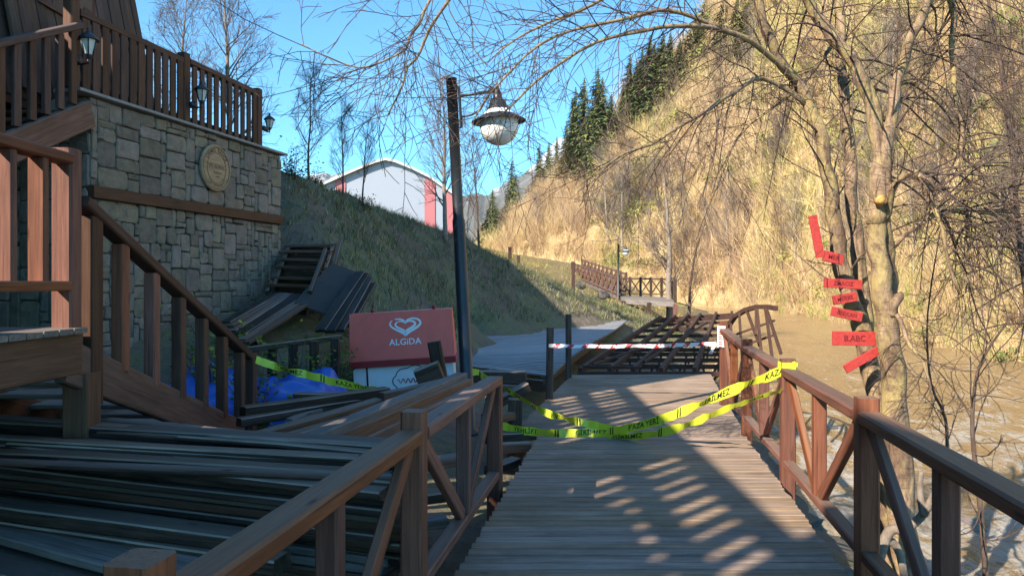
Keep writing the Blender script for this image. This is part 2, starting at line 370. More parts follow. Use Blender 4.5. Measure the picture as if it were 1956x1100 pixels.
# far hillside beyond the river: foot line and crest line, ruled in between
def hill_raw(u, s):
    ft = P(u, lerp(HFv, u), lerp(HFY, u)); ct = P(u, lerp(HCv, u), lerp(HCY, u))
    if s <= 1:
        p = ft.lerp(ct, s); p.z += (ct.z-ft.z)*(.10*math.sin(math.pi*s))*(1 if s < 1 else 0)
        if s < .001: p.z -= 1.2
        return p
    d = (ct-ft); d.z = 0; return ct + d.normalized()*((s-1)*60) + Vector((0, 0, -(s-1)*30))
US = np.concatenate([np.linspace(880, 1480, 120), np.linspace(1490, 2200, 100), np.linspace(2230, 3400, 40)]); SS = np.concatenate([np.linspace(0, 1, 70), [1.08, 1.3, 2]])
HG = np.zeros((len(US), len(SS), 3))
for i, u in enumerate(US):
    for j, s_ in enumerate(SS):
        p = hill_raw(u, s_); a = min(1, max(0, s_*6))*(1 if s_ < 1 else .4)
        sc = min(1, p.y/90)
        d = 3.6*fbm(p.x*.05, p.y*.05, p.z*.04) + 1.2*fbm(p.x*.16, p.y*.16, p.z*.16)
        p += Vector((-.6, -.5, .6))*d*a*sc
        if u < 1000: p = p
        HG[i, j] = p
idx = np.arange(HG.shape[0]*HG.shape[1]).reshape(HG.shape[:2])
me = bpy.data.meshes.new('hillside'); me.from_pydata(HG.reshape(-1, 3).tolist(), [], np.stack([idx[:-1, :-1], idx[1:, :-1], idx[1:, 1:], idx[:-1, 1:]], -1).reshape(-1, 4).tolist())
me.polygons.foreach_set('use_smooth', [True]*len(me.polygons))
def hill_mat():
    s = NT('dry_hillside'); v = s.coord((1, 1, 1), rnd=False)
    n1 = s.noise(v, .06, 6, .65); n2 = s.noise(v, .35, 9, .75); n3 = s.noise(s.coord((1, 1, 1), rnd=False), 3.2, 6, .7)
    c = s.ramp(n2, [(.28, (.24, .165, .08)), (.5, (.50, .365, .18)), (.72, (.68, .52, .28))])
    c = s.mix(s.ramp(n1, [(.52, (0, 0, 0)), (.70, (.6, .6, .6))]), c, s.mix(n3, (.22, .20, .06), (.42, .38, .12)))
    c = s.mix(s.math('MULTIPLY', s.ramp(n3, [(.38, (1, 1, 1)), (.52, (0, 0, 0))]), .5), c, (.20, .13, .07))
    s.bump(s.math('ADD', n2, n3), .7, .3); return s.done(c, .95, .1)
struct('hillside', me, hill_mat())
def hill_at(u, s):                                       # point on the finished hill surface
    i = float(np.interp(u, US, np.arange(len(US)))); j = float(np.interp(s, SS, np.arange(len(SS))))
    i0 = min(int(i), len(US)-2); j0 = min(int(j), len(SS)-2); a, b = i-i0, j-j0
    return Vector(((HG[i0, j0]*(1-a)+HG[i0+1, j0]*a)*(1-b)+(HG[i0, j0+1]*(1-a)+HG[i0+1, j0+1]*a)*b))
# snow-capped mountains far up the valley
def mountains():
    U = [300, 450, 560, 620, 680, 760, 830, 880, 930, 970, 1010, 1070, 1130, 1250, 1500]; V = [420, 390, 345, 331, 340, 362, 385, 372, 372, 345, 326, 262, 285, 330, 300]
    n, m = 160, 40; vs = []
    for i in range(n):
        u = 300+1200*i/(n-1); vt = float(np.interp(u, U, V)); top = P(u, vt, 1500)
        for j in range(m):
            t = j/(m-1); q = Vector((top.x*(1-.25*t), top.y-700*t, top.z*(1-t)**1.25-20*t))
            q += Vector((0, 1, .6))*(55*fbm(q.x*.007, q.y*.005, q.z*.006, 5))*min(1, t*5+.12) + Vector((0, 0, 8*fbm(u*.05, 1, 2)))
            vs.append(q)
    idx = np.arange(n*m).reshape(n, m)
    me = bpy.data.meshes.new('mountains'); me.from_pydata(vs, [], np.stack([idx[:-1, :-1], idx[:-1, 1:], idx[1:, 1:], idx[1:, :-1]], -1).reshape(-1, 4).tolist())
    s = NT('mountain_rock'); v = s.coord((1, 1, 1), rnd=False); n1 = s.noise(v, .012, 8, .7); n2 = s.noise(v, .05, 6, .7)
    ge = s.n('ShaderNodeNewGeometry'); sx = s.n('ShaderNodeSeparateXYZ'); s.l(ge.outputs['Position'], sx.inputs[0])
    sn = s.math('ADD', s.math('DIVIDE', sx.outputs[2], 420.), s.math('MULTIPLY', n1, .9))
    c = s.mix(n2, (.05, .055, .05), (.17, .155, .135)); c = s.mix(s.ramp(sn, [(.90, (0, 0, 0)), (1.12, (.75, .75, .75))]), c, (.62, .64, .68))
    return struct('mountains', me, s.done(c, .95, .1))
mountains()
# ------------------------------------------------------------------ near boardwalk
DK = Vector((.160, .987, 0)).normalized(); RT = Vector((DK.y, -DK.x, 0))
E_R = Vector((2.42, 7.59, 0)); E_L = Vector((.262, 7.59, 0))          # right and left edge where the near deck ends
rng = random.Random(4)
def deck(name, A, B, C, D, z, pitch, mat, seed, lift=None, thick=.032, ends=.010):
    # boards lie across from the line A->D (left) to the line B->C (right)
    r = random.Random(seed); A, B, C, D = [Vector((q[0], q[1], 0)) for q in (A, B, C, D)]
    mb = MB(); n = int(round(((D-A).length+(C-B).length)/2/pitch))
    for f in (.06, .5, .94):                                             # joists
        p, q = A.lerp(B, f), D.lerp(C, f); zz = Vector((0, 0, z-.032-.075)); M = frame(q-p, loc=(p+q)/2+zz); L = (q-p).length/2
        mb.box((-L, -.045, -.07), (L, .045, .07), M=M)
    root = struct(name, mb.mesh(name), M_DARK)
    WM[root] = Matrix()
    for i in range(n):
        t = (i+.5)/n; p, q = A.lerp(D, t), B.lerp(C, t); zz = z + (lift(t) if lift else 0)
        d = (q-p).normalized(); e0, e1 = r.uniform(-ends, ends), r.uniform(-ends, ends)
        wd = pitch-.015 if pitch < .13 else pitch-.012
        p = p-d*e0; q = q+d*e1; p.z = q.z = zz-thick/2+r.uniform(-.002, .0015)
        L = round((q-p).length*50)/50
        o = obj('board', bar_mesh(L, wd, thick, .004), mat, frame(q-p, loc=(p+q)/2), root)
    return root
A0 = E_L-DK*7.4; B0 = E_R-DK*7.4
deck('boardwalk', A0, B0, E_R, E_L, 0.0, .108, M_DECK, 1)
FZ = -.12
deck('boardwalk', (-.17, 7.63), (2.50, 7.63), (3.74, 13.85), (1.12, 13.7), FZ, .112, M_DECK, 2)
M_DECK2 = wood('far_deck_wood', (.20, .20, .21), (.36, .36, .37), rough=.6, groove=False, lo=.85, hi=1.12, bump=.4)
pa, pb, pc, pd = PZ(872, 697, -.04), PZ(1050, 719, -.04), PZ(1196, 612.5, .0), PZ(900, 648, -.02)
deck('boardwalk', pa, pb, pc, pd, -.02, .15, M_DECK2, 3, lift=lambda t: .12*math.sin(t*5.2)*(1-t)+.05*t)
# fascia under the front edge of the buckled platform
# ------------------------------------------------------------------ railings
def railing(name, label, posts, ztops, zrail, zbot, drop, braces=True, mid=True, rail_ext=(0, 0)):
    t = thing(name, label, 'railing', posts[0])
    for i, p in enumerate(posts):
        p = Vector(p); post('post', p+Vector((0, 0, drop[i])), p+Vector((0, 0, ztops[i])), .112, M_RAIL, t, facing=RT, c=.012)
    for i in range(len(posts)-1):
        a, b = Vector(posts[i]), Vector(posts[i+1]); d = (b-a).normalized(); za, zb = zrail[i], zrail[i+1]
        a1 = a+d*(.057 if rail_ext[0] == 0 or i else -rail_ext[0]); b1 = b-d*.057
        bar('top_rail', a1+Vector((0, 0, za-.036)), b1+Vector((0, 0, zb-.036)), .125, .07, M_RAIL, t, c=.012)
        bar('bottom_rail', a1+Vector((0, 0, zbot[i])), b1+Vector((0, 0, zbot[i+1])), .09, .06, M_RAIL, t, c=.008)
        m = (a+b)/2; zm = (za+zb)/2; zbm = (zbot[i]+zbot[i+1])/2
        post('baluster', m+Vector((0, 0, zbm+.031)), m+Vector((0, 0, zm-.072)), .085, M_RAIL, t, facing=RT, c=.008)
        for s_, e in ((1, a), (-1, b)):
            top = e+d*s_*.10+Vector((0, 0, (za if s_ > 0 else zb)-.075)); bt = m-d*s_*.075+Vector((0, 0, zbm+.035))
            bar('brace', top, bt, .045, .085, M_RAIL, t, c=.006)
    return t
def rpt(Y): return Vector((1.31+.162*Y, Y, 0))
def lpt(Y): return Vector((-1.07+.162*Y, Y, 0))
P4 = Vector((2.99, 10.35, 0))
railing('wooden_railing', 'brown wooden railing along the river side of the boardwalk with diagonal braces', [rpt(0.0), rpt(2.02), rpt(4.07), rpt(6.12), rpt(8.27), P4],
        [.965]*5+[1.06], [.895]*5+[.96], [.10]*4+[.08, .06], [-.9]*6)
railing('wooden_railing', 'brown wooden railing beside the plank piles on the left of the boardwalk', [lpt(-.45), lpt(1.6), lpt(3.62), lpt(5.77)],
        [1.0, 1.0, .97, .86], [.89, .89, .885, .872], [.10]*4, [-.7]*4)
for nm, (u, v0, v1, Y, ln), lab in (('fence_post', (1051, 625, 766, 10.9, -.02), 'dark square post at the left end of the red and white tape'), ('fence_post', (1086, 600, 722, 13.3, .0), 'dark square post behind the first, at the corner of the collapsed section')):
    a, b = P(u+ln*100, v1+14, Y), P(u, v0, Y); o = post('fence_post', a, b, .105, M_DARK, None, c=.012); tag(o, lab, 'post', 'posts left standing by the gap')
# collapsed steel frame of the washed-out section
t = thing('collapsed_walkway_frame', 'rusty steel frame of the collapsed walkway section without its boards', 'frame', P(1230, 660, 18))
def steel(name, a, b, w=.07, h=.1): return bar(name, a, b, w, h, M_RUST, t, c=.004)
FL = [(1108, 708, 14.1), (1180, 660, 17.3), (1262, 606, 23.5)]; FR = [(1388, 708, 14.1), (1390, 660, 17.3), (1398, 597, 23.5)]
def fr(fu, fv):                                           # bilinear on the tilted frame
    q = fv*2; i = 0 if q < 1 else 1; q -= i
    L = P(*FL[i]).lerp(P(*FL[i+1]), q); Rr = P(*FR[i]).lerp(P(*FR[i+1]), q); return L.lerp(Rr, fu)
for fv in (0, .12, .24, .36, .46, .56, .66, .76, .86, .94, 1): steel('cross_beam', fr(-.02, fv)+Vector((0, 0, -.06)), fr(1.02, fv)+Vector((0, 0, -.06)), .05, .09)
for fu, g in ((0, 0), (.2, .0), (.36, .02), (.55, .01), (.78, 0), (1, 0)):
    for i in range(2): steel('long_beam', fr(fu, i*.5), fr(fu+g, i*.5+.5), .08, .12)
for fu in (.12, .28, .42, .5, .64, .8, .93):               # legs and hanging pieces under the frame
    for fv in (.04, .24, .44, .62):
        a = fr(fu, fv)+Vector((0, 0, -.12)); a.z -= .02; b = a+Vector((random.Random(fu*97+fv*31).uniform(-.25, .25), random.Random(fu*7+fv).uniform(-.3, .3), -.55)); steel('strut', a, b, .04, .04)
for a_, b_ in (((.0, .02), (.42, .0)), ((.06, .05), (.3, .42)), ((.4, .1), (.72, .8))): steel('brace', fr(*a_)+Vector((0, 0, .06)), fr(*b_)+Vector((0, 0, .06)), .05, .05)
# twisted river-side railing of the collapsed section
t = thing('twisted_railing', 'twisted rusty railing arching over the river beyond the wooden railing', 'railing', P(1430, 660, 14.5))
arc = [(1392, 622, 16.5), (1404, 604, 16), (1424, 592, 15.5), (1446, 586, 15), (1466, 586, 14.5), (1482, 589, 14)]
for i in range(len(arc)-1): steel('top_rail', P(*arc[i]), P(*arc[i+1]), .09, .09)
for (u0, v0, u1, v1, Y) in ((1396, 618, 1400, 700, 16), (1412, 598, 1418, 690, 15.6), (1426, 592, 1452, 662, 15.4), (1444, 588, 1444, 640, 15), (1446, 590, 1456, 690, 14.8), (1462, 588, 1476, 690, 14.4), (1464, 590, 1492, 676, 14.2)):
    steel('baluster', P(u0, v0, Y), P(u1, v1, Y-.4), .05, .05)
for (u0, v0, u1, v1, Y) in ((1402, 640, 1480, 612, 15), (1404, 665, 1478, 640, 15.2)): steel('bottom_rail', P(u0, v0, Y), P(u1, v1, Y-.5), .045, .045)
# ------------------------------------------------------------------ stone building with terrace, left
W0 = Vector((-5.3, 9.2, 0)); W1 = Vector((-4.27, 13.5, 0)); WD = (W1-W0).normalized(); WN = Vector((WD.y, -WD.x, 0)); WL = (W1-W0).length; TZ = 3.93
bld = thing('stone_building', 'grey stone building with timber terrace and dark boarded upper wall', 'building', (-8, 11, 0))
def stone_wall(p0, d, nrm, L, z0, z1, seed, cw=.125, ch=.105):
    r = random.Random(seed)
    mb = MB(); M = Matrix((d, -nrm, Vector((0, 0, 1)))).transposed().to_4x4(); M.translation = p0
    mb.box((-.0, .02, z0-.6), (L, .5, z1)); wall = obj('stone_wall', mb.mesh('stone_wall'), M_MORTAR, M, bld)
    nx_, nz_ = int(L/cw), int((z1-z0)/ch); cw = L/nx_; ch = (z1-z0)/nz_; occ = np.zeros((nx_, nz_), bool)
    for j in range(nz_):
        for i in range(nx_):
            if occ[i, j]: continue
            w_ = r.choice((2, 2, 3, 3, 4, 5, 1)); h_ = r.choice((1, 2, 2, 3, 3, 4))
            if h_ >= 4: w_ = min(w_, 3)
            while w_ > 1 and (i+w_ > nx_ or occ[i:i+w_, j].any()): w_ -= 1
            while h_ > 1 and (j+h_ > nz_ or occ[i:i+w_, j:j+h_].any()): h_ -= 1
            occ[i:i+w_, j:j+h_] = True
            g = .005; a, b = w_*cw/2-g, h_*ch/2-g; k = min(a, b)*r.uniform(.12, .4); pr = r.uniform(.008, .034)
            def jt(q): return r.uniform(-q, q)
            out = [(-a+k, -b), (a-k, -b), (a, -b+k), (a, b-k), (a-k, b), (-a+k, b), (-a, b-k), (-a, -b+k)]
            out = [(x+jt(.011), z+jt(.011)) for x, z in out]
            vs_ = [(x, .03, z) for x, z in out]+[(x*.985, -pr*.55, z*.985) for x, z in out]+[(x*(1-.012/a)+jt(.006), -pr+jt(.006), z*(1-.012/b)+jt(.006)) for x, z in out]+[(jt(.02), -pr-.006+jt(.008), jt(.02))]
            fs_ = [(q*8+s_, q*8+(s_+1) % 8, (q+1)*8+(s_+1) % 8, (q+1)*8+s_) for q in range(2) for s_ in range(8)]+[(16+s_, 16+(s_+1) % 8, 24) for s_ in range(8)]
            me = bpy.data.meshes.new('stone'); me.from_pydata(vs_, [], fs_); me.update()
            obj('stone', me, M_STONE, M @ Matrix.Translation(((i+w_/2)*cw, 0, z0+(j+h_/2)*ch)), wall)
    return wall
stone_wall(W0, WD, WN, WL, .1, 2.66, 1, .105, .085); stone_wall(W0, WD, WN, WL, 2.82, TZ, 2, .105, .085)
SD = -WN.copy(); stone_wall(W0-WN*2.6, WN, -WD, 2.6, .1, TZ, 3, .15, .14)
bar('timber_band', W0+WN*.02+Vector((0, 0, 2.74))-WD*.02, W0+WN*.02+WD*(WL-.02)+Vector((0, 0, 2.74)), .13, .15, M_TERR, bld)
def wpt(t, off=0., z=0.): return W0+WD*t+WN*off+Vector((0, 0, z))
bar('coping', wpt(-.25, -.1, TZ+.035), wpt(WL+.1, -.1, TZ+.035), .40, .04, M_COPING, bld)
mb = MB(); mb.box((-9, 6.6, TZ-.2), (-5.95, 14, TZ+.02)); mb.build('terrace_floor', M_TERR, bld)
# terrace railing
tr = thing('terrace_railing', 'dark brown plank balustrade on top of the stone wall', 'railing', wpt(0, 0, TZ))
rz = TZ+.99
for tt, zt in ((-.2, 1.42), (1.87, 1.12), (3.80, 1.08)): post('post', wpt(tt, -.08, TZ+.066), wpt(tt, -.08, TZ+zt), .14, M_TERR, tr, facing=WN, c=.015)
for a, b in ((-.12, 1.79), (1.95, 3.72)):
    bar('top_rail', wpt(a, -.08, rz+.03), wpt(b, -.08, rz), .13, .08, M_TERR, tr); bar('bottom_rail', wpt(a, -.08, TZ+.13), wpt(b, -.08, TZ+.13), .05, .10, M_TERR, tr)
    n = 12 if a < 0 else 10
    for i in range(n):
        q = a+(b-a)*(i+.5)/n; post('baluster', wpt(q, -.035, TZ+.085), wpt(q, -.035, rz-.04), .030, M_TERR, tr, facing=WN, d=.03) if False else bar('baluster', wpt(q, -.02, TZ+.085), wpt(q, -.02, rz-.03), .118 if a < 0 else .105, .03, M_TERR, tr, up=WN)
# upper wall of boards, leaning slightly back
def twx(z): return -6.17-(z-5.6)*.19
for i in range(18):
    y = 8.75+(12.2-8.75)*(i+.5)/18; bar('wall_board', (twx(TZ), y, TZ), (twx(9.8), y, 9.8), .185, .05+.02*(i % 2), M_LOG, bld, up=Vector((1, 0, 0)))
mb = MB(); V8 = [(twx(TZ)-.06, 8.6, TZ-.1), (twx(TZ)-.06, 12.19, TZ-.1), (-16, 12.19, TZ-.1), (-16, 8.6, TZ-.1), (twx(13.)-.06, 8.6, 13.), (twx(13.)-.06, 12.19, 13.), (-16, 12.19, 13.), (-16, 8.6, 13.)]  # core carried above the boards, out of view, to shade the slope
mb.add(V8, [(0, 3, 2, 1), (4, 5, 6, 7), (0, 1, 5, 4), (1, 2, 6, 5), (2, 3, 7, 6), (3, 0, 4, 7)]); mb.build('upper_wall', M_LOG, bld)
w_ = obj('window', bar_mesh(1.3, 1.0, .06, .004), M_IRON, frame((0, 1, 0), Vector((1, 0, 0)), (twx(5.6)+.015, 10.05, 5.75)), bld)
for dy, dz, L_, ver in ((0, .53, 1.42, 0), (0, -.53, 1.42, 0), (.68, 0, 1.0, 1), (-.68, 0, 1.0, 1), (0, 0, 1.0, 1)):
    c0 = Vector((twx(5.75+dz)+.05, 10.05+dy, 5.75+dz)); dd = Vector((0, 0, .5)) if ver else Vector((0, L_/2, 0)); bar('window_frame', c0-dd, c0+dd, .08, .05, M_TERR, w_, up=Vector((1, 0, 0)))
# unseen blocks added left of the camera to shade the deck, debris and slope
mb = MB()
mb.box((-16, -9, 0), (-6.4, -.95, 6.3)); mb.box((-16, -.95, 0), (-7.9, 1.35, 6.3)); mb.box((-16, 1.35, 0), (-6.4, 5.6, 6.301)); mb.box((-16, 5.6, 0), (-7.2, 8.59, 6.302)); mb.build('shade_wing', M_LOG, bld)  # unseen mass added for shade, recessed so sun reaches the stair newel
mb = MB(); mb.box((-24, 12.3, 2), (-10.75, 19.8, 13.0)); mb.build('shade_block', M_LOG, bld)  # unseen mass added to keep the slope in shade
mb = MB(); mb.box((-6.65, -4.5, 6.31), (-6.45, -2.0, 7.2)); mb.box((-6.65, -2.0, 6.31), (-6.45, 3.74, 6.85)); mb.box((-7.4, 3.75, 6.86), (-6.45, 8.58, 11.6)); mb.build('shade_parapet', M_LOG, bld)  # unseen walls, heights set to shade the deck and the collapsed frame
mb = MB(); mb.box((-7.3, -14, 0), (-6.66, -4.51, 9.4)); mb.build('shade_tower', M_LOG, bld)  # unseen wall added to shade the near ends of the railings
bar('shade_rail', (-6.55, -4.3, 8.12), (-6.55, 3.75, 8.12), .14, .16, M_TERR, bld); bar('shade_rail', (-6.55, -4.3, 7.5), (-6.55, 3.7, 7.44), .06, .22, M_TERR, bld); bar('shade_board', (-6.49, -1.1, 7.4), (-6.49, .2, 7.4), .05, 1.1, M_TERR, bld)  # unseen rails and board, shaped to break the deck sunlight into rows
for i in range(27): y = -4.15+.29*i; bar('shade_baluster', (-6.55, y, 6.86), (-6.55, y, 8.03), .11+.13*(i*.618 % 1), .05, M_TERR, bld, up=Vector((1, 0, 0)))  # unseen uneven balusters, spaced to throw stripes across the deck
# ------------------------------------------------------------------ stairs at the left
def stair_rail(t, a, b, n, zlow, m, w_=.11, th=.05):
    a, b = Vector(a), Vector(b); bar('handrail', a, b, .12, .07, m, t, c=.01)
    for i in range(n):
        f = (i+.5)/n; q = a.lerp(b, f); bar('baluster', (q.x, q.y, q.z-zlow), (q.x, q.y, q.z-.037), w_, th, m, t, up=Vector((1, 0, 0)), c=.008)
st = thing('wooden_staircase', 'brown wooden staircase with landing and plank balusters in the left foreground', 'staircase', (-3.4, 5, 0))
SX = -2.75
bar('stringer', (SX, 4.50, 1.12), (SX, 7.42, .06), .07, .27, M_STAIR, st, c=.01); bar('stringer', (-4.15, 4.50, 1.12), (-4.15, 7.42, .06), .07, .27, M_STAIR, st)
for i in range(7):
    f = (i+.5)/7; y = 4.6+f*2.8; z = 1.22-f*1.06; bar('tread', (-4.12, y, z), (SX-.04, y, z), .28, .04, M_GREYW, st)
bar('fascia', (SX, 2.3, 1.155), (SX, 4.62, 1.155), .08, .26, M_STAIR, st, c=.01); bar('fascia', (-5.3, 4.62, 1.155), (SX+.0, 4.66, 1.155), .08, .26, M_STAIR, st)
for i in range(16): y = 2.35+i*.145; bar('floor_board', (-5.3, y, 1.305), (SX+.09, y, 1.305), .136, .035, M_GREYW, st)
post('newel', (SX-.02, 4.56, 1.32), (SX-.02, 4.56, 2.43), .125, M_RAIL, st, c=.012); post('newel', (SX-.02, 4.79, .8), (SX-.02, 4.79, 2.03), .13, M_TERR, st)  # landing newel in the brighter wood, its sunlit look put into the colour
post('leg', (SX-.02, 4.72, -.05), (SX-.02, 4.72, 1.02), .16, M_STAIR, st); post('leg', (SX-.02, 2.6, -.1), (SX-.02, 2.6, 1.02), .16, M_STAIR, st); post('leg', (-5.2, 4.5, -.1), (-5.2, 4.5, 1.02), .16, M_STAIR, st)
bar('handrail', (SX, 2.3, 2.36), (SX, 4.50, 2.36), .12, .065, M_RAIL, st, c=.01); bar('lower_rail', (SX, 2.3, 1.58), (SX, 4.50, 1.58), .10, .06, M_RAIL, st, c=.008)
for i in range(8): y = 4.27-.275*i; bar('baluster', (SX-.01, y, 1.61), (SX-.01, y, 2.325), .05, .10, M_RAIL, st, up=Vector((1, 0, 0)), c=.008)  # landing balusters use the brighter wood to look sunlit
bar('handrail', (SX, 4.66, 2.12), (SX, 7.72, .80), .12, .075, M_TERR, st, c=.01)
for i in range(1, 7):
    y = 4.76+.45*i-.06; zr = 2.12-(y-4.66)*1.32/3.06; zs = 1.12-(y-4.5)*1.06/2.92+.10; bar('baluster', (SX-.0, y, max(zs, .08)), (SX-.0, y, zr-.04), .10, .085, M_RAIL if i < 3 else M_TERR, st, up=Vector((1, 0, 0)), c=.008)  # first two balusters in brighter wood for sunlight, the rest in darker wood
post('newel', (SX, 7.68, .0), (SX, 7.68, .86), .12, M_TERR, st)
# upper flight up to the terrace
s2 = thing('wooden_staircase', 'upper flight of wooden stairs rising to the terrace at the top left', 'staircase', (-5.5, 6, 1))
bar('stringer', (-5.22, 4.5, 1.52), (-5.26, 9.12, 3.70), .09, .32, M_STAIR, s2, c=.01); bar('stringer', (-6.3, 4.5, 1.52), (-6.3, 9.12, 3.70), .09, .32, M_STAIR, s2)
for i in range(12): f = (i+.6)/12; y = 4.5+f*4.6; bar('tread', (-6.26, y, 1.55+f*2.18), (-5.28, y, 1.55+f*2.18), .28, .04, M_TERR, s2)
stair_rail(s2, (-5.22, 4.6, 2.65), (-5.26, 8.9, 4.72), 17, .92, M_TERR, .11, .05); stair_rail(s2, (-6.22, 4.6, 2.65), (-6.22, 8.7, 4.65), 15, .92, M_TERR, .10, .05)
# ------------------------------------------------------------------ lanterns
def lantern(label, base, d, s=1.0, arm=True):
    t = thing('wall_lantern', label, 'lantern', base, 'wall lanterns of the terrace'); b = Vector(base); c = b+Vector(d)*.16*s
    if arm:
        mb = MB(); mb.tube([b, b+Vector(d)*.06*s+Vector((0, 0, -.05*s)), c+Vector((0, 0, -.04*s)), c+Vector((0, 0, .02*s))], [.014*s]*4, 6); mb.lathe([(.0, -.06), (.05*s, -.05), (.055*s, .05), (0, .06)], 10, M=frame((0, 0, 1), Vector(d), b)); mb.build('arm', M_IRON, t)
    T = Matrix.Translation(c)
    mb = MB(); mb.lathe([(.0, .0), (.03*s, .01*s), (.05*s, .04*s), (.052*s, .05*s)], 6, M=T, smooth=False); mb.build('base_cup', M_IRON, t)
    mb = MB(); mb.lathe([(.045*s, .05*s), (.082*s, .21*s)], 6, M=T, smooth=False); mb.build('glass', M_GLASS, t)
    mb = MB()
    for j in range(6):
        an = math.pi*2*j/6; mb.tube([c+Vector((.047*s*math.cos(an), .047*s*math.sin(an), .045*s)), c+Vector((.086*s*math.cos(an), .086*s*math.sin(an), .215*s))], [.007*s]*2, 4)
    mb.build('cage', M_IRON, t)
    mb = MB(); mb.lathe([(.0, .21*s), (.115*s, .208*s), (.112*s, .222*s), (.06*s, .27*s), (.03*s, .285*s), (.014*s, .31*s), (.02*s, .33*s), (0, .355*s)], 12, M=T); mb.build('cap', M_IRON, t)
lantern('black lantern on the tall near post of the terrace railing', wpt(-.2, -.01, TZ+.40), WN, 1.12)
lantern('black lantern by the middle post of the terrace railing', wpt(1.95, .01, TZ+.36), WN, 1.0)
lantern('small black lantern beyond the far end of the terrace railing', wpt(4.0, -.05, TZ+.42), WD, .9)
# round wooden sign
tw = 2.42; cs = wpt(tw, .05, 3.40)
sg = thing('round_sign', 'round pale wooden sign with dark lettering on the stone wall', 'sign', cs)
MS = Matrix((WD, Vector((0, 0, 1)), WN)).transposed().to_4x4(); MS.translation = cs
mb = MB(); mb.lathe([(0, 0), (.365, 0), (.368, .03), (.352, .05), (.335, .05), (.33, .042), (0, .042)], 48, smooth=False); mb.build('disc', wood('sign_wood', (.24, .155, .085), (.38, .265, .16)), sg, MS)
mb = MB(); mb.lathe([(.232, .041), (.232, .046), (.238, .046), (.238, .041)], 48, smooth=False); mb.lathe([(.318, .041), (.318, .046), (.325, .046), (.325, .041)], 48, smooth=False); mb.build('ring_line', M_TERR, sg, MS)
TXC = {}
def text_verts(body, size):
    k = (body, size)
    if k in TXC: return TXC[k]
    c = bpy.data.curves.new('lettering', 'FONT'); c.body = body; c.size = size; c.align_x = 'CENTER'; c.align_y = 'CENTER'; c.resolution_u = 2; c.offset = size*.012
    o = bpy.data.objects.new('lettering', c); COL.objects.link(o); dg = bpy.context.evaluated_depsgraph_get(); ev = o.evaluated_get(dg); m = ev.to_mesh()
    vs_ = [tuple(v.co) for v in m.vertices]; fs_ = [tuple(p.vertices) for p in m.polygons]; ev.to_mesh_clear(); bpy.data.objects.remove(o); bpy.data.curves.remove(c); TXC[k] = (vs_, fs_); return vs_, fs_
def text_obj(name, body, size, m, M, parent, sx=1.0, fn=None):
    vs_, fs_ = text_verts(body, size)
    if fn: vs_ = [fn(x*sx, y) for x, y, z in vs_]
    else: vs_ = [(x*sx, y, z) for x, y, z in vs_]
    me = bpy.data.meshes.new(name); me.from_pydata(vs_, [], fs_); me.update(); return obj(name, me, m, M, parent)
def arcfn(r, sgn=1): return lambda x, y: ((r+y*sgn)*math.sin(x/r), sgn*(r+y*sgn)*math.cos(x/r), .0445)
text_obj('lettering', 'ORMES  BAHÇE', .085, M_TERR, MS, sg, fn=arcfn(.276)); text_obj('lettering', 'CAFE  RESTAURANT', .05, M_TERR, MS, sg, fn=arcfn(.276, -1))
text_obj('lettering', 'VIV ALANÇ', .082, M_TERR, MS @ Matrix.Translation((0, .02, .0445)), sg); text_obj('lettering', 'restaurant', .05, M_TERR, MS @ Matrix.Translation((.02, -.07, .0445)), sg); text_obj('lettering', 'cafe', .04, M_TERR, MS @ Matrix.Translation((.02, -.13, .0445)), sg)
# ------------------------------------------------------------------ street lamps
def street_lamp(label, base, top, s=1.0, arm=Vector((1, 0, 0))):
    t = thing('street_lamp', label, 'street lamp', base); b, tp = Vector(base), Vector(top); ax = (tp-b).normalized()
    mb = MB(); L = (tp-b).length; Mx = frame((1, 0, 0)).copy(); zq = ax; xq = (arm-ax*arm.dot(ax)).normalized(); yq = zq.cross(xq)
    MZ = Matrix((xq, yq, zq)).transposed().to_4x4(); MZ.translation = b
    mb.lathe([(.0, 0), (.11*s, 0), (.11*s, .04*s), (.068*s, .08*s), (.066*s, .6*L), (.056*s, .61*L), (.056*s, L-.012), (.06*s, L-.012), (.058*s, L), (0, L)], 20, M=MZ); mb.build('pole', M_IRON, t)
    ha = L-.19*s
    MT = MZ @ Matrix.Translation((0, 0, ha)); q = lambda x, z: MT @ Vector((x*s, 0, z*s))
    mb = MB(); mb.tube([q(.055, .10), q(.075, .10), q(.08, -.33), q(.06, -.33)], [.016*s]*4, 6)
    mb.tube([q(.07, .0), q(.45, .03)], [.016*s]*2, 8)
    mb.tube([q(.08, -.22)]+[q(.10+.24*math.sin(a), -.22+.19*(1-math.cos(a))) for a in (.4, .8, 1.2, 1.5)]+[q(.38, -.01)], [.011*s]*6, 6); mb.build('bracket', M_IRON, t)
    MH = MT @ Matrix.Translation((.475*s, 0, -.02*s))
    mb = MB(); mb.lathe([(r*s, z*s) for r, z in ((0, .16), (.012, .15), (.008, .13), (.016, .11), (.03, .06), (.046, .02), (.048, -.01), (.052, -.03), (.085, -.05), (.09, -.10), (.115, -.125), (.12, -.16), (.17, -.20), (.285, -.265), (.288, -.272), (.17, -.225), (.1, -.2))], 32, M=MH); mb.build('hood', M_IRON, t)
    mb = MB(); R_ = .205; mb.lathe([(R_*s*math.sin(a), (-.30-R_*math.cos(math.pi-a)*-1+.0)*s) if False else (R_*s*math.sin(a), (-.315+R_*math.cos(a))*s) for a in [math.radians(x) for x in range(28, 181, 8)]], 32, M=MH); mb.build('globe', M_GLOBE, t)
    return t
street_lamp('black street lamp with white globe leaning beside the red cabinet', P(897, 830, 7.7), P(862, 150, 7.7), 1.0)
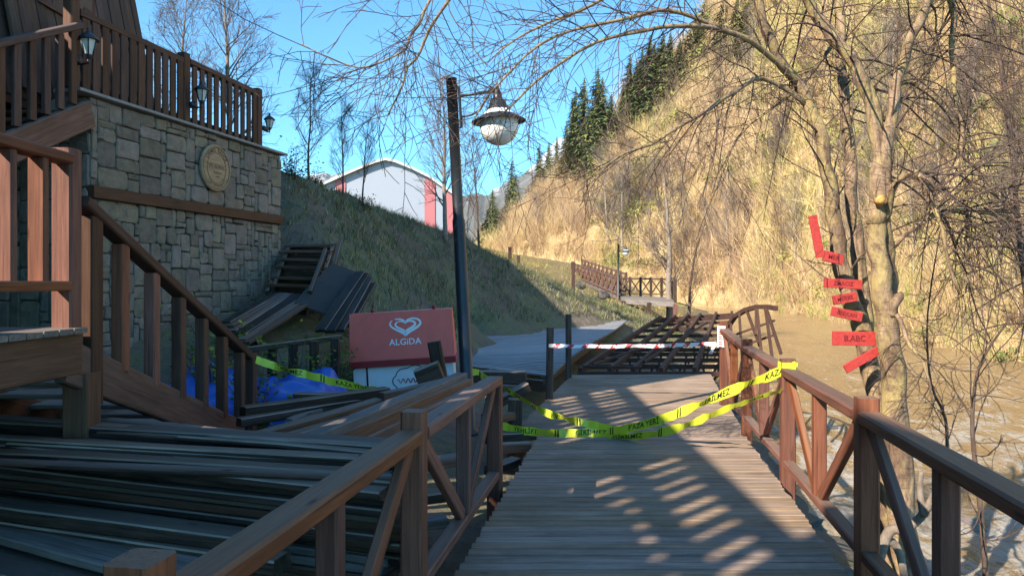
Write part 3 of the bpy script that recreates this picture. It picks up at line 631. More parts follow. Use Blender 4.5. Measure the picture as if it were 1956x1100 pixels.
# ------------------------------------------------------------------ ice-cream cabinet
cb = thing('ice_cream_cabinet', 'white chest freezer with slanted red lid bearing a heart logo', 'freezer', (-1.55, 10.5, 0))
M0 = Matrix.Translation(P(769, 690, 10.3)) @ Matrix.Rotation(R(-3.4), 4, 'Y') @ Matrix.Rotation(R(2), 4, 'Z')
w2 = .735
mb = MB(); mb.box((-w2+.03, .05, -.62), (w2-.03, .72, -.015)); b_ = mb.build('body', M_WHITE, cb, M0)
mb = MB(); mb.box((-w2+.21, .043, -.60), (-w2+.235, .05, -.02)); mb.build('seam', M_INK, b_, M0)
mb = MB(); y1 = .10; zt = .70
mb.add([(-w2, .0, .03), (w2, .0, .03), (w2*.985, y1, zt), (-w2*.985, y1, zt), (-w2, .76, .03), (w2, .76, .03), (w2*.985, .42, zt), (-w2*.985, .42, zt)], [(0, 1, 2, 3), (1, 5, 6, 2), (4, 0, 3, 7), (3, 2, 6, 7), (5, 4, 7, 6), (1, 0, 4, 5)]); lid = mb.build('lid', M_RED, cb, M0)
mb = MB(); mb.box((-w2-.012, -.018, -.06), (w2+.012, .775, .032)); mb.build('lid_rim', M_REDD, lid, M0)
for x in (-.42, .46):
    mb = MB(); mb.lathe([(0, 0), (.025, 0), (.022, .05), (0, .055)], 8, M=Matrix.Translation((x, .26, zt))); mb.build('knob', M_REDD, lid, M0)
ML = M0 @ Matrix.Translation((0, 0, .03)) @ Matrix.Rotation(R(90)-math.atan2(y1, zt-.03), 4, 'X') @ Matrix.Translation((0, 0, .004))
def ribbon(pts, wd):
    vs_ = []
    for i, (x, y) in enumerate(pts):
        a = Vector(pts[max(i-1, 0)]); b = Vector(pts[min(i+1, len(pts)-1)]); d = (b-a).normalized(); n_ = Vector((-d.y, d.x)); q = wd*(.35+.65*math.sin(math.pi*min(1, max(0, i/(len(pts)-1))))**.6)/2
        vs_ += [(x+n_.x*q, y+n_.y*q, 0), (x-n_.x*q, y-n_.y*q, 0)]
    return vs_, [(2*i, 2*i+1, 2*i+3, 2*i+2) for i in range(len(pts)-1)]
def heart(sc, a0, a1, n=40, cx=.06, cy=.47):
    o_ = []
    for i in range(n+1):
        a = a0+(a1-a0)*i/n; o_.append((cx+sc*1.3*math.sin(a)**3, cy+sc*.80*(13*math.cos(a)-5*math.cos(2*a)-2*math.cos(3*a)-math.cos(4*a))/16)); 
    return o_
mb = MB()
for sc, a0, a1, wd in ((.165, .35, 5.05, .034), (.165, 5.2, 6.55, .026), (.108, .0, 5.2, .034), (.108, 5.2, 6.28, .02)): mb.add(*ribbon(heart(sc, a0, a1), wd))
mb.build('heart_logo', M_WHITE, lid, ML)
text_obj('lettering', 'ALGiDA', .125, M_WHITE, ML @ Matrix.Translation((.05, .24, 0)), lid, 1.02)
MF = M0 @ Matrix.Translation((0, .046, -.28)) @ Matrix.Rotation(R(90), 4, 'X')
mb = MB(); mb.add(*ribbon([(.16+.31*math.cos(a)+.012*math.cos(9*a), .0+.2*math.sin(a)+.012*math.sin(9*a)) for a in [2*math.pi*i/60 for i in range(61)]], .014)); mb.build('emblem', M_IRON, b_, MF)
mb = MB(); mb.add(*ribbon([(-.1+.5*i/50, .03*math.sin(i*.9)*(1 if i % 25 else 1.8)) for i in range(51)], .016)); mb.build('script_lettering', M_REDD, b_, MF)
# ------------------------------------------------------------------ plank piles and debris
def plank(label, a, b, z0, z1, w_, h_, m, name='plank', group='loose planks of the demolished walkway', seg=3, seed=0, back=True, shift=0., bend=0.):
    p, q = (PZ(a[0], a[1], z0), PZ(b[0], b[1], z1)); d = q-p; side = Vector((-d.y, d.x, 0)).normalized()
    if side.y < 0: side = -side
    off = side*(w_/2+shift)+Vector((0, 0, -h_/2)); o = bar(name, p+off, q+off, w_, h_, m, None, seg=seg, seed=seed, rough=.006, bend=bend, c=.009); return tag(o, label, 'plank', group)
rng = random.Random(11)
for k in range(11):                                        # the big stack, nearest face towards the camera
    for j in range(3):
        e = rng.uniform(-60, 30); dv = rng.uniform(-6, 6)
        where = ['front', 'middle', 'back'][j]
        zz = .56-.05*k; sh = j*.165+rng.uniform(-.02, .03)+(.03*k if j == 0 else 0)
        base0, base1 = PZ(-150, 850+dv, .56), PZ(735+e, 941+dv, .56); d = base1-base0; side = Vector((-d.y, d.x, 0)).normalized(); side = side if side.y > 0 else -side
        off = side*(sh+.075)+Vector((0, 0, -.022+(zz-.56)))
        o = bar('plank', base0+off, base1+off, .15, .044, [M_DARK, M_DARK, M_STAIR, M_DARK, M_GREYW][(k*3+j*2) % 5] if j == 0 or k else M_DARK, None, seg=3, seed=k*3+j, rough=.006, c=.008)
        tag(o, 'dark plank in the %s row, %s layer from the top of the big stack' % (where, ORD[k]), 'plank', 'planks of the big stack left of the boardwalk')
for k in range(9):                                        # thinner planks fanned out over the top of the stack
    a = (-150+rng.uniform(0, 260)*(k % 3 == 2), 790+k*11.5+rng.uniform(-4, 4)); b = (rng.uniform(640, 800), 845+k*9.5+rng.uniform(-7, 7))
    plank('thin dark plank fanned over the big stack, %s from the back' % ORD[k], a, b, .69-.012*k+rng.uniform(0, .01), .655-.009*k+rng.uniform(0, .01), rng.uniform(.07, .12), .032, [M_DARK, M_STAIR, M_DARK][k % 3], group='thin planks fanned over the big stack', seed=80+k)
plank('long dark plank on top at the back of the big stack', (-150, 796), (795, 851), .70, .66, .16, .075, M_DARK, seed=31)
plank('long dark plank just under the topmost one of the big stack', (-150, 828), (790, 878), .62, .585, .17, .075, M_DARK, seed=32)
plank('pale grey board lying between the upper and lower planks of the big stack', (330, 872), (740, 905), .60, .575, .30, .03, M_GREYW, seed=33)
plank('broad grey plank with light top edge across the big stack', (-150, 832), (765, 921), .63, .575, .11, .07, M_DARK, seed=34, shift=-.02)
plank('dark plank lying low in front of the big stack', (-150, 948), (470, 1030), .33, .30, .16, .08, M_DARK, seed=35)
plank('second low dark plank below the big stack near the railing', (-150, 975), (520, 1075), .24, .22, .15, .08, M_DARK, seed=36)
plank('wide weathered grey board at the bottom left corner', (-150, 985), (300, 1105), .22, .20, .36, .05, M_GREYW, seed=37)
plank('dark board under the grey one at the bottom left corner', (-150, 1060), (240, 1160), .14, .12, .3, .06, M_DARK, seed=38)
plank('pale plank under the stair landing, upper one', (-150, 746), (150, 727), .66, .66, .12, .05, M_GREYW, seed=39)
plank('pale plank under the stair landing, lower one', (-150, 786), (225, 762), .52, .52, .12, .05, M_GREYW, seed=40)
plank('thin grey plank ending below the foot of the stairs', (190, 800), (560, 838), .68, .66, .10, .04, M_GREYW, seed=41)
plank('short pale sawn timber end sticking out of the big stack', (640, 938), (742, 936), .50, .50, .14, .09, M_ENDW, seed=42, seg=1)
for k, (a, b, z0, z1, w_, h_, m, lab) in enumerate([
 ((468, 778), (745, 741), .46, .50, .14, .10, M_DARK, 'dark grey beam pointing from the stair foot to the cabinet'),
 ((462, 800), (690, 762), .38, .42, .12, .08, M_DARK, 'second dark beam below the one pointing at the cabinet'),
 ((470, 836), (735, 762), .30, .44, .15, .08, M_BEAM, 'reddish board slanting up between the dark beams and the railing'),
 ((520, 842), (700, 792), .28, .36, .15, .06, M_DARK, 'dark board slanting under the reddish one'),
 ((590, 838), (893, 712), .66, .72, .12, .075, M_GREYW, 'long grey topped plank leaning behind the left railing'),
 ((622, 842), (900, 722), .60, .68, .10, .15, M_BEAM, 'orange brown beam lying along the long grey topped plank'),
 ((690, 840), (905, 738), .52, .62, .10, .12, M_BEAM, 'lower orange brown beam just behind the left railing'),
 ((735, 752), (890, 716), .50, .62, .14, .08, M_BEAM, 'short brown timber in front of the cabinet'),
 ((560, 752), (668, 752), .38, .38, .12, .06, M_DARK, 'short dark plank on the blue tarp'),
 ((560, 800), (640, 770), .34, .40, .10, .06, M_GREYW, 'short grey offcut beside the blue tarp'),
 ((640, 905), (900, 870), .30, .30, .15, .07, M_BEAM, 'brown timber seen through the left railing'),
 ((700, 960), (900, 935), .16, .16, .15, .07, M_DARK, 'dark timber low behind the left railing'),
 ((690, 1010), (860, 990), .08, .08, .15, .06, M_GREYW, 'grey timber on the ground behind the left railing')]):
    plank(lab, a, b, z0, z1, w_, h_, m, name='beam' if h_ > .09 else 'plank', group='scattered timbers by the lamp', seed=60+k)
tag(post('timber_post', P(846, 742, 8.6), P(829, 652, 8.6), .15, M_DARK, None, c=.02), 'dark leaning post stump in front of the red cabinet', 'post')
tag(bar('timber_block', P(797, 722, 8.4), P(842, 704, 8.4), .2, .2, M_DARK, c=.02), 'dark timber block beside the leaning stump', 'timber')
for k, (a, b, w_, h_, m, lab) in enumerate([
 ((903, 722, 9.6), (1004, 724, 9.6), .18, .20, M_DARK, 'thick dark timber lying at the corner of the buckled platform'),
 ((905, 742, 9.3), (1000, 744, 9.5), .16, .12, M_BEAM, 'brown timber under the thick dark one'),
 ((952, 768, 9.0), (1008, 738, 9.2), .14, .12, M_DARK, 'dark slanting timber above the short black post'),
 ((930, 838, 7.9), (1020, 834, 8.1), .14, .12, M_DARK, 'dark timber end at the notch of the boardwalk'),
 ((940, 856, 7.5), (1010, 852, 7.7), .12, .10, M_BEAM, 'brown timber below the notch of the boardwalk'),
 ((925, 800, 8.2), (985, 792, 8.6), .12, .10, M_BEAM, 'brown offcut left of the short black post'),
 ((935, 900, 6.7), (985, 880, 7.0), .12, .08, M_DARK, 'dark offcut beside the left deck edge')]):
    tag(bar('timber', P(*a), P(*b), w_, h_, m, None, c=.01, seg=2, rough=.006, seed=k), lab, 'timber', 'timbers at the notch')
tag(post('timber_post', P(982, 850, 8.6), P(985, 762, 8.6), .17, M_DARK, None, c=.012), 'short black post standing at the notch of the boardwalk', 'post')
tag(bar('edge_beam', pa+Vector((0, -.08, -.16)), pb+Vector((-.1, -.08, -.16)), .08, .2, M_DARK), 'dark beam under the front edge of the buckled platform', 'beam')
# fallen stairs, fallen deck panel and boards on the slope
fs = thing('fallen_stairs', 'dark wooden garden stairs lying askew on the grassy slope by the wall', 'staircase', P(570, 560, 12.6))
bl, br, tl, tr_ = P(522, 556, 12.3), P(606, 566, 12.0), P(556, 468, 13.9), P(640, 466, 13.9)
for a, b in ((bl, tl), (br, tr_)): bar('stringer', a, b, .06, .16, M_DARK, fs)
for i in range(6): f = (i+.4)/6; bar('tread', bl.lerp(tl, f)+Vector((-.06, 0, .05+rng.uniform(-.03, .05))), br.lerp(tr_, f)+Vector((.03, 0, .05+rng.uniform(-.04, .04))), .24, .05, M_STAIR, fs)
for i in range(6): f = (i+.4)/6; bar('riser', bl.lerp(tl, f)+Vector((0, .12, -.04)), br.lerp(tr_, f)+Vector((0, .12, -.04)), .03, .14, M_DARK, fs)
bar('handrail', P(592, 560, 11.7), P(622, 478, 13.2), .06, .09, M_DARK, fs); bar('handrail', P(618, 588, 12.0), P(650, 462, 13.8), .06, .09, M_DARK, fs); bar('handrail', P(510, 560, 12.2), P(545, 480, 13.8), .06, .09, M_DARK, fs)
pn = thing('fallen_deck_panel', 'fallen panel of dark deck planks below the garden stairs', 'deck panel', P(510, 610, 11))
qa, qb, qc, qd = P(424, 622, 10.2), P(524, 562, 12.2), P(606, 572, 11.8), P(472, 664, 9.8)
for i in range(7):
    f = (i+.5)/7; j = rng.uniform(-.12, .12); bar('board', qa.lerp(qd, f)+Vector((0, 0, rng.uniform(0, .05)))+(qb-qa)*j*.3, qb.lerp(qc, f)+Vector((0, 0, rng.uniform(0, .05))), .145, .04, [M_BLACKW, M_STAIR, M_DARK, M_BLACKW][i % 4] if i != 6 else M_STAIR, pn)
for f in (.15, .85): bar('joist', qa.lerp(qb, f)+Vector((0, 0, -.09)), qd.lerp(qc, f)+Vector((0, 0, -.09)), .07, .12, M_DARK, pn)
for k, (a, b, w_, h_, m, lab) in enumerate([
 ((612, 640, 10.6), (688, 530, 12.6), .16, .05, M_BLACKW, 'black board leaning on the slope, nearest the fallen stairs'),
 ((630, 642, 10.6), (697, 532, 12.6), .16, .05, M_BLACKW, 'black board leaning on the slope, second from the fallen stairs'),
 ((648, 640, 10.7), (704, 540, 12.5), .16, .05, M_BLACKW, 'black board leaning on the slope, third from the fallen stairs'),
 ((664, 630, 10.9), (712, 552, 12.4), .14, .05, M_BLACKW, 'black board leaning on the slope, closest to the red cabinet')]):
    tag(bar('board', P(*a)+Vector((0, 0, .06)), P(*b)+Vector((0, 0, .08)), w_, h_, m, None, seg=2, rough=.004, seed=k), lab, 'board', 'black boards leaning on the slope')
me = bar_mesh(1.5, .75, .03, .004, seg=4, bend=.04, seed=3, rough=.01).copy()
tag(obj('grey_panel', me, plain('grey_sheet', (.05, .046, .044), .85), frame(P(690, 515, 12.9)-P(610, 605, 11.3), Vector((.3, -.4, .86)), (P(690, 515, 12.9)+P(610, 605, 11.3))/2+Vector((-.1, 0, .02)))), 'dark grey sheet panel lying on the slope beside the fallen stairs', 'panel')
ff = thing('broken_fence', 'broken low dark fence behind the blue tarp', 'fence', P(560, 720, 9.6))
bar('top_rail', P(470, 668, 9.3), P(652, 644, 9.8), .10, .07, M_DARK, ff)
for u in (482, 520, 560, 600, 640): post('post', P(u, 735, 9.5), P(u, 668-(u-470)*.13, 9.5), .10, M_DARK, ff)
# blue tarp
mb = MB(); nu, nv = 46, 26
for j in range(nv):
    for i in range(nu):
        x = -4.1+2.1*i/(nu-1); y = 8.0+1.5*j/(nv-1); r_ = .45+.55*math.sin(math.pi*min(1, max(0, i/(nu-1))))
        edge = min(i, nu-1-i, 5)/5*min(j, nv-1-j, 4)/4
        z = gz1(x, y)+.03+.34*edge**.7*(.55+.45*math.sin(x*2.6+1)*1)+.16*edge*abs(fbm(x*2.1, y*1.9, 2, 2))
        x += .12*fbm(x, y*2, 7); mb.v.append((x, y+.1*fbm(x*2, y, 9), z))
mb.f = [(j*nu+i, j*nu+i+1, (j+1)*nu+i+1, (j+1)*nu+i) for j in range(nv-1) for i in range(nu-1)]; mb.m = [0]*len(mb.f); mb.sm = [True]*len(mb.f)
tag(mb.build('tarp', M_TARP, origin=(-3, 8.7, 0)), 'crumpled bright blue tarp behind the stair railing', 'tarp')
# ------------------------------------------------------------------ barrier tapes
def tape(name, label, pts, wdirs, width, mat_, texts, group, spacing=.02):
    # pts: control points; wdirs: across direction at each; smooth interpolation
    pts = [Vector(p) for p in pts]; wd = [Vector(w_).normalized() for w_ in wdirs]; n = 60; path = []; acr = []
    for i in range(n+1):
        f = i/n*(len(pts)-1); k = min(int(f), len(pts)-2); g = f-k
        a, b, c, d = pts[max(k-1, 0)], pts[k], pts[k+1], pts[min(k+2, len(pts)-1)]
        path.append(.5*((2*b)+(c-a)*g+(2*a-5*b+4*c-d)*g*g+(3*b-a-3*c+d)*g**3)); acr.append((wd[k].lerp(wd[k+1], g)+Vector((.0, 1.3*fbm(i*.14, pts[0].x*3, 1), .0))).normalized()); path[-1] = path[-1]+Vector((0, .02*fbm(i*.3, 4, pts[0].x), .008*fbm(i*.25, 2, pts[0].x)))
    s_ = [0]
    for i in range(n): s_.append(s_[-1]+(path[i+1]-path[i]).length)
    mb = MB(); vs_ = []
    for p, a in zip(path, acr): vs_ += [p-a*width/2, p+a*width/2]
    mb.add(vs_, [(2*i, 2*i+2, 2*i+3, 2*i+1) for i in range(n)], smooth=True); o = mb.build(name, mat_, origin=pts[0]); tag(o, label, 'barrier tape', group)
    S = s_[-1]; sa = np.array(s_); PA = np.array([tuple(p) for p in path]); AC = np.array([tuple(a) for a in acr])
    def at(x, y, lift=.0025):
        x = min(max(x, 0), S); p = Vector([float(np.interp(x, sa, PA[:, q])) for q in range(3)]); a = Vector([float(np.interp(x, sa, AC[:, q])) for q in range(3)])
        x2 = min(x+.02, S); x1 = x2-.04 if x2 > .04 else 0
        t_ = Vector([float(np.interp(x2, sa, PA[:, q])-np.interp(max(x1, 0), sa, PA[:, q])) for q in range(3)]); n_ = t_.cross(a).normalized()
        if n_.dot(Vector((0, 0, EYE))-p) < 0: n_ = -n_
        return p+a*y+n_*lift-pts[0]
    for body, pos, flip in texts:
        if body == '||':
            for dx in (-.016, .016):
                m2 = MB(); m2.add([at(pos+dx-.007, -width*.46), at(pos+dx+.007, -width*.46), at(pos+dx+.007, width*.46), at(pos+dx-.007, width*.46)], [(0, 1, 2, 3)]); m2.build('stripe', M_INK, o, M=Matrix.Translation(pts[0]))
        elif body[0] == '#':
            m2 = MB(); h = .06
            m2.add([at(pos-h, -width*.5), at(pos+.2*h, -width*.5), at(pos+h, width*.5), at(pos-.2*h, width*.5)], [(0, 1, 2, 3)]); m2.build('stripe', M_TAPER, o, M=Matrix.Translation(pts[0]))
        else: text_obj('lettering', body, width*.82, M_INK, Matrix.Translation(pts[0]), o, 1.0, fn=lambda x, y: at(pos+x, y*flip))
    return o
U = Vector((0, 0, 1))
tc = PZ(1175, 822, .045); G = 'yellow warning tapes across the boardwalk'
tape('warning_tape', 'yellow warning tape rising to the top of the right railing post', [PZ(1160, 826, .03), P(1240, 808, 7.25), P(1330, 775, 6.85), P(1430, 732, 6.4), P(1520, 701, 5.98)], [U+Vector((0, -.1, 0))]*2+[(0, -.35, 1), (0, -.6, 1), U], .10, M_TAPE,
     [('||', .07, 1), ('KAZA YERİ', .52, 1), ('||', .98, 1), ('GİRİLMEZ', 1.42, 1), ('||', 1.85, 1), ('KAZA', 2.12, 1)], G)
tape('warning_tape', 'yellow warning tape from the lamp down to the middle of the boardwalk', [P(918, 716, 9.0), P(965, 742, 8.7), P(1040, 786, 8.2), P(1110, 806, 7.9), P(1175, 822, 7.72)], [U, (0, -1, .5), (0, -.8, .8), U, U], .09, M_TAPE,
     [('KAZA YERİ', .55, -1), ('||', .98, 1), ('KAZA', 1.35, -1), ('||', 1.62, 1)], G)
tape('warning_tape', 'yellow warning tape tied halfway up the right railing post', [P(1130, 836, 7.66), P(1210, 833, 7.4), P(1290, 819, 7.0), P(1390, 780, 6.6), P(1494, 744, 6.05)], [U, U, U, (0, -.6, 1), (0, -.7, .7)], .095, M_TAPE,
     [('GİRİLMEZ', .42, 1), ('||', .84, 1), ('KAZA', 2.0, 1)], G)
tape('warning_tape', 'greenish warning tape coming from behind the left railing end', [P(948, 811, 8.1), P(1000, 822, 8.0), P(1060, 827, 7.9), P(1130, 826, 7.78), P(1200, 828, 7.7)], [U]*5, .09, M_TAPE,
     [('TEHLİKE', .36, 1), ('||', .72, 1), ('GİRİLMEZ', 1.1, 1)], G)
tape('warning_tape', 'yellow warning tape from the stair foot past the blue tarp', [P(478, 682, 7.7), P(540, 704, 7.75), P(610, 722, 7.8), P(680, 738, 7.9), P(735, 748, 7.9)], [U, (0, -.3, 1), U, (0, -.3, 1), U], .085, M_TAPE,
     [('GİRİLMEZ', .42, 1), ('||', .80, 1), ('KAZA YERİ', 1.12, 1)], G)
tape('red_white_tape', 'red and white striped tape stretched across the collapsed section', [P(1048, 660, 10.8), P(1150, 661.5, 10.7), P(1270, 660, 10.6), P(1368, 656, 10.35)], [U]*4, .055, M_TAPEW, [('#', .12+i*.21, 1) for i in range(11)], 'striped tape')
tape('red_white_tape', 'loose white tape end hanging at the right post of the gap', [P(1370, 655, 10.3), P(1362, 664, 10.3), P(1357, 676, 10.3)], [(1, 0, 0)]*3, .05, M_TAPEW, [], 'striped tape')
# tape knots round the post
def wrap(label, c, r_, w_, dz):
    mb = MB(); n = 4; pts = [c+Vector((sx*r_, sy*r_, 0)) for sx, sy in ((-1, -1), (1, -1), (1, 1), (-1, 1))]
    for i in range(4):
        a, b = pts[i], pts[(i+1) % 4]; mb.add([a-U*w_/2, b-U*w_/2+U*dz, b+U*w_/2+U*dz, a+U*w_/2], [(0, 1, 2, 3)])
    tag(mb.build('tape_wrap', M_TAPE, origin=c), label, 'barrier tape', G)
wrap('yellow tape wrapped round the top of the right railing post', rpt(6.12)+Vector((0, 0, .915)), .060, .05, .0)
wrap('yellow tape wrapped round the lamp foot at the left railing end', P(905, 712, 8.9), .06, .07, .02)
pp = P(1378, 643, 10.28); o = tag(obj('paper_notice', bar_mesh(.30, .11, .003, .0005), M_TAPEW, frame((0, 0, 1), Vector((-.15, -1, 0)), pp+Vector((0, -.0, 0)))), 'white paper notice fixed to the far post of the right railing', 'notice')
mb = MB()
for k in range(8): mb.add([pp+Vector((-.04, -.004, .10-k*.035)), pp+Vector((.03-.02*(k % 2), -.004, .10-k*.035)), pp+Vector((.03-.02*(k % 2), -.004, .112-k*.035)), pp+Vector((-.04, -.004, .112-k*.035))], [(0, 1, 2, 3)])
mb.build('print', M_TAPER, o)
# ------------------------------------------------------------------ trees
def rv(r): return Vector((r.gauss(0, 1), r.gauss(0, 1), r.gauss(0, 1))).normalized()
def wander(p, d, L, k, r, wob, trop):
    pts = [p.copy()]; d = d.normalized()
    for i in range(k):
        d = (d+rv(r)*wob+trop).normalized(); pts.append(pts[-1]+d*(L/k))
    return pts
def grow(mb, pts, r0, r1, lev, r, o, tmin=.15):
    n = len(pts); rad = [r0+(r1-r0)*i/(n-1) for i in range(n)]
    mb.tube(pts, rad, o['sides'][min(lev, len(o['sides'])-1)], cap=False)
    if lev >= o['levels']: return
    L = sum((pts[i+1]-pts[i]).length for i in range(n-1)); cnt = o['n'][lev]; cnt = max(1, int(cnt*(1 if lev else L/o.get('unit', L))))
    for c in range(cnt):
        t = tmin+(1-tmin)*(c+r.random())/cnt; f = t*(n-1); i = min(int(f), n-2); p = pts[i].lerp(pts[i+1], f-i); tan = (pts[i+1]-pts[i]).normalized()
        sd = rv(r); sd = (sd-tan*sd.dot(tan)).normalized(); an = R(r.uniform(*o['ang']))
        d = tan*math.cos(an)+sd*math.sin(an); cl = o['len'][lev]*r.uniform(.55, 1.15)*(1-.55*t)
        rr = max(o['rmin'], (r0+(r1-r0)*t)*o['rf'])
        grow(mb, wander(p, d, cl, o['seg'][lev], r, o['wob'], Vector(o['trop'])), rr, max(o['rmin']*.7, rr*.35), lev+1, r, o)
def spl(pts, k=4):
    pts = [Vector(p) for p in pts]; out = []
    for i in range(len(pts)-1):
        a, b, c, d = pts[max(i-1, 0)], pts[i], pts[i+1], pts[min(i+2, len(pts)-1)]
        for j in range(k):
            g = j/k; out.append(.5*((2*b)+(c-a)*g+(2*a-5*b+4*c-d)*g*g+(3*b-a-3*c+d)*g**3))
    return out+[pts[-1]]
ctree = thing('cherry_tree', 'bare cherry tree with several mossy stems standing beside the river railing', 'tree', (3.45, 6.5, -1))
r = random.Random(5)
def px(l): return [P(*q) for q in l]
def stem(name, l, w0, w1, n=10, k=4):                      # w: diameter in photo pixels at that depth
    pts = spl(px(l), k); m = len(pts); mb = MB(); Ys = l[0][2]
    rad = [(w0+(w1-w0)*i/(m-1))/2*Ys/F*(1+.06*math.sin(i*2.1)) for i in range(m)]
    pts = [p+Vector((.012*math.sin(i*1.3), 0, 0)) for i, p in enumerate(pts)]
    mb.tube(pts, rad, n); mb.build(name, M_BARK, ctree); return pts, rad
STEMS = {}
STEMS['a'] = stem('trunk', [(1744, 1200, 6.5), (1736, 1130, 6.5), (1724, 1000, 6.5), (1714, 830, 6.5), (1704, 700, 6.5), (1694, 615, 6.5), (1684, 534, 6.5), (1676, 470, 6.5), (1674, 420, 6.5), (1680, 380, 6.5)], 56, 27, 14)
STEMS['b'] = stem('limb', [(1700, 650, 6.55), (1700, 570, 6.6), (1698, 510, 6.6), (1692, 455, 6.55), (1690, 363, 6.5), (1701, 229, 6.4), (1720, 134, 6.4), (1740, 76, 6.3), (1770, 8, 6.2), (1800, -90, 6.1), (1830, -260, 6)], 30, 12)
STEMS['c'] = stem('limb', [(1672, 430, 6.5), (1680, 330, 6.5), (1678, 267, 6.5), (1655, 172, 6.5), (1621, 107, 6.5), (1579, 57, 6.5), (1549, 11, 6.5), (1500, -80, 6.4), (1440, -260, 6.3)], 33, 15)
STEMS['d'] = stem('trunk', [(1704, 1140, 6.9), (1700, 1080, 6.9), (1690, 900, 6.9), (1672, 743, 6.9), (1640, 614, 6.9), (1618, 553, 6.9), (1602, 480, 6.9), (1592, 400, 6.9), (1578, 320, 6.9), (1564, 244, 6.9), (1526, 164, 6.9), (1480, 99, 6.8), (1453, 23, 6.7), (1425, -80, 6.6), (1350, -250, 6.3)], 42, 14, 12)
STEMS['e'] = stem('limb', [(1655, 640, 7.1), (1640, 480, 7.1), (1629, 400, 7.1), (1621, 267, 7.1), (1610, 172, 7.1), (1606, 57, 7.1), (1602, -40, 7.1), (1610, -250, 7)], 27, 12)
STEMS['f'] = stem('limb', [(1698, 600, 6.45), (1710, 580, 6.4), (1717, 560, 6.4)], 22, 17, 8)
STEMS['g'] = stem('limb', [(1690, 420, 6.5), (1712, 350, 6.3), (1752, 330, 6.1), (1780, 380, 6.0), (1798, 440, 5.9), (1830, 560, 5.8)], 16, 4, 7)
STEMS['h'] = stem('limb', [(1694, 480, 6.6), (1740, 440, 6.5), (1790, 410, 6.4), (1850, 400, 6.4), (1930, 420, 6.3)], 12, 5, 7)
STEMS['i'] = stem('limb', [(1712, 600, 6.4), (1740, 660, 6.3), (1768, 700, 6.2), (1776, 750, 6.2)], 9, 4, 6)
STEMS['j'] = stem('limb', [(1526, 164, 6.9), (1457, 95, 6.6), (1377, 57, 6.3), (1300, 50, 6.1), (1228, 59, 6.0), (1114, 92, 5.9), (1003, 176, 5.8), (960, 220, 5.8)], 12, 2.5, 7)
STEMS['k'] = stem('limb', [(1540, 200, 6.9), (1457, 149, 6.7), (1390, 185, 6.5), (1320, 229, 6.3), (1243, 275, 6.2), (1180, 300, 6.1), (1120, 345, 6.1)], 11, 2.5, 7)
STEMS['l'] = stem('limb', [(1350, -250, 6.3), (1200, -330, 6.0), (1030, -260, 5.8), (930, -110, 5.7), (855, 0, 5.7), (800, 100, 5.7), (775, 141, 5.7), (744, 221, 5.7)], 11, 2.5, 7)
STEMS['m'] = stem('limb', [(1030, -260, 5.8), (900, -150, 5.6), (824, 0, 5.5), (790, 60, 5.5), (767, 99, 5.5), (683, 130, 5.5), (576, 84, 5.5)], 8, 2.2, 6)
STEMS['n'] = stem('limb', [(1377, 57, 6.3), (1280, 20, 6.1), (1180, 40, 5.9), (1060, 70, 5.8), (960, 150, 5.7), (900, 240, 5.7)], 9, 2, 6)
STEMS['o'] = stem('limb', [(1425, -80, 6.6), (1330, -60, 6.4), (1220, -40, 6.2), (1110, 20, 6.0), (1010, 60, 5.9), (930, 120, 5.9)], 11, 2, 6)
STEMS['p'] = stem('limb', [(1606, 57, 7.1), (1560, 130, 7.2), (1500, 190, 7.2), (1430, 240, 7.2), (1370, 330, 7.1)], 9, 3, 6)
STEMS['q'] = stem('limb', [(1770, 8, 6.2), (1792, -50, 6.3), (1815, -20, 6.5), (1820, 60, 6.6), (1820, 153, 6.6), (1835, 229, 6.6), (1839, 324, 6.6), (1850, 440, 6.6), (1846, 560, 6.5)], 16, 3, 7)
mb = MB(); mb.lathe([(0, .02), (.036, .016), (.042, -.05), (0, -.06)], 10, M=frame((1, 0, 0), Vector((-.3, -.9, .3)), P(1683, 381, 6.36))); mb.build('sawn_stub', plain('fresh_cut', (.55, .30, .09), .8), ctree)
TW = dict(levels=2, n=(13, 5), len=(.95, .42), seg=(5, 3), ang=(30, 75), wob=.22, trop=(0, 0, -.06), rf=.36, rmin=.0028, sides=(5, 4, 3), unit=3.0)
mb = MB()
for key, m in (('j', 1.7), ('k', 1.8), ('l', 1.2), ('m', 1.7), ('n', 1.5), ('o', 1.5), ('b', .7), ('c', .6), ('d', .55), ('e', .6), ('g', 1.5), ('h', 1.8), ('i', 1.5), ('p', 1.6), ('q', 2.0)):
    pts, rad = STEMS[key]; o = dict(TW); o['n'] = (int(22*m), 7); o['len'] = (1.05 if key in 'jklmno' else .9, .42)
    r_ = random.Random(hash(key) % 1000 if False else ord(key)); n = len(pts)
    L = sum((pts[i+1]-pts[i]).length for i in range(n-1)); cnt = max(3, int(o['n'][0]*L/3.0)); t0 = .12 if key not in 'bcde' else .35
    for c in range(cnt):
        t = t0+(1-t0)*(c+r_.random())/cnt; f = t*(n-1); i = min(int(f), n-2); p = pts[i].lerp(pts[i+1], f-i); tan = (pts[i+1]-pts[i]).normalized()
        sd = rv(r_); sd = (sd-tan*sd.dot(tan)).normalized(); an = R(r_.uniform(25, 75)); d = tan*math.cos(an)+sd*math.sin(an)
        rr = min(rad[i]*.4, .012)*r_.uniform(.5, 1); rr = max(rr, .0034)
        grow(mb, wander(p, d, o['len'][0]*r_.uniform(.4, 1.2), 5, r_, .2, Vector((0, 0, -.05))), rr, .0026, 1, r_, o)
mb.build('twigs', M_TWIG, ctree)
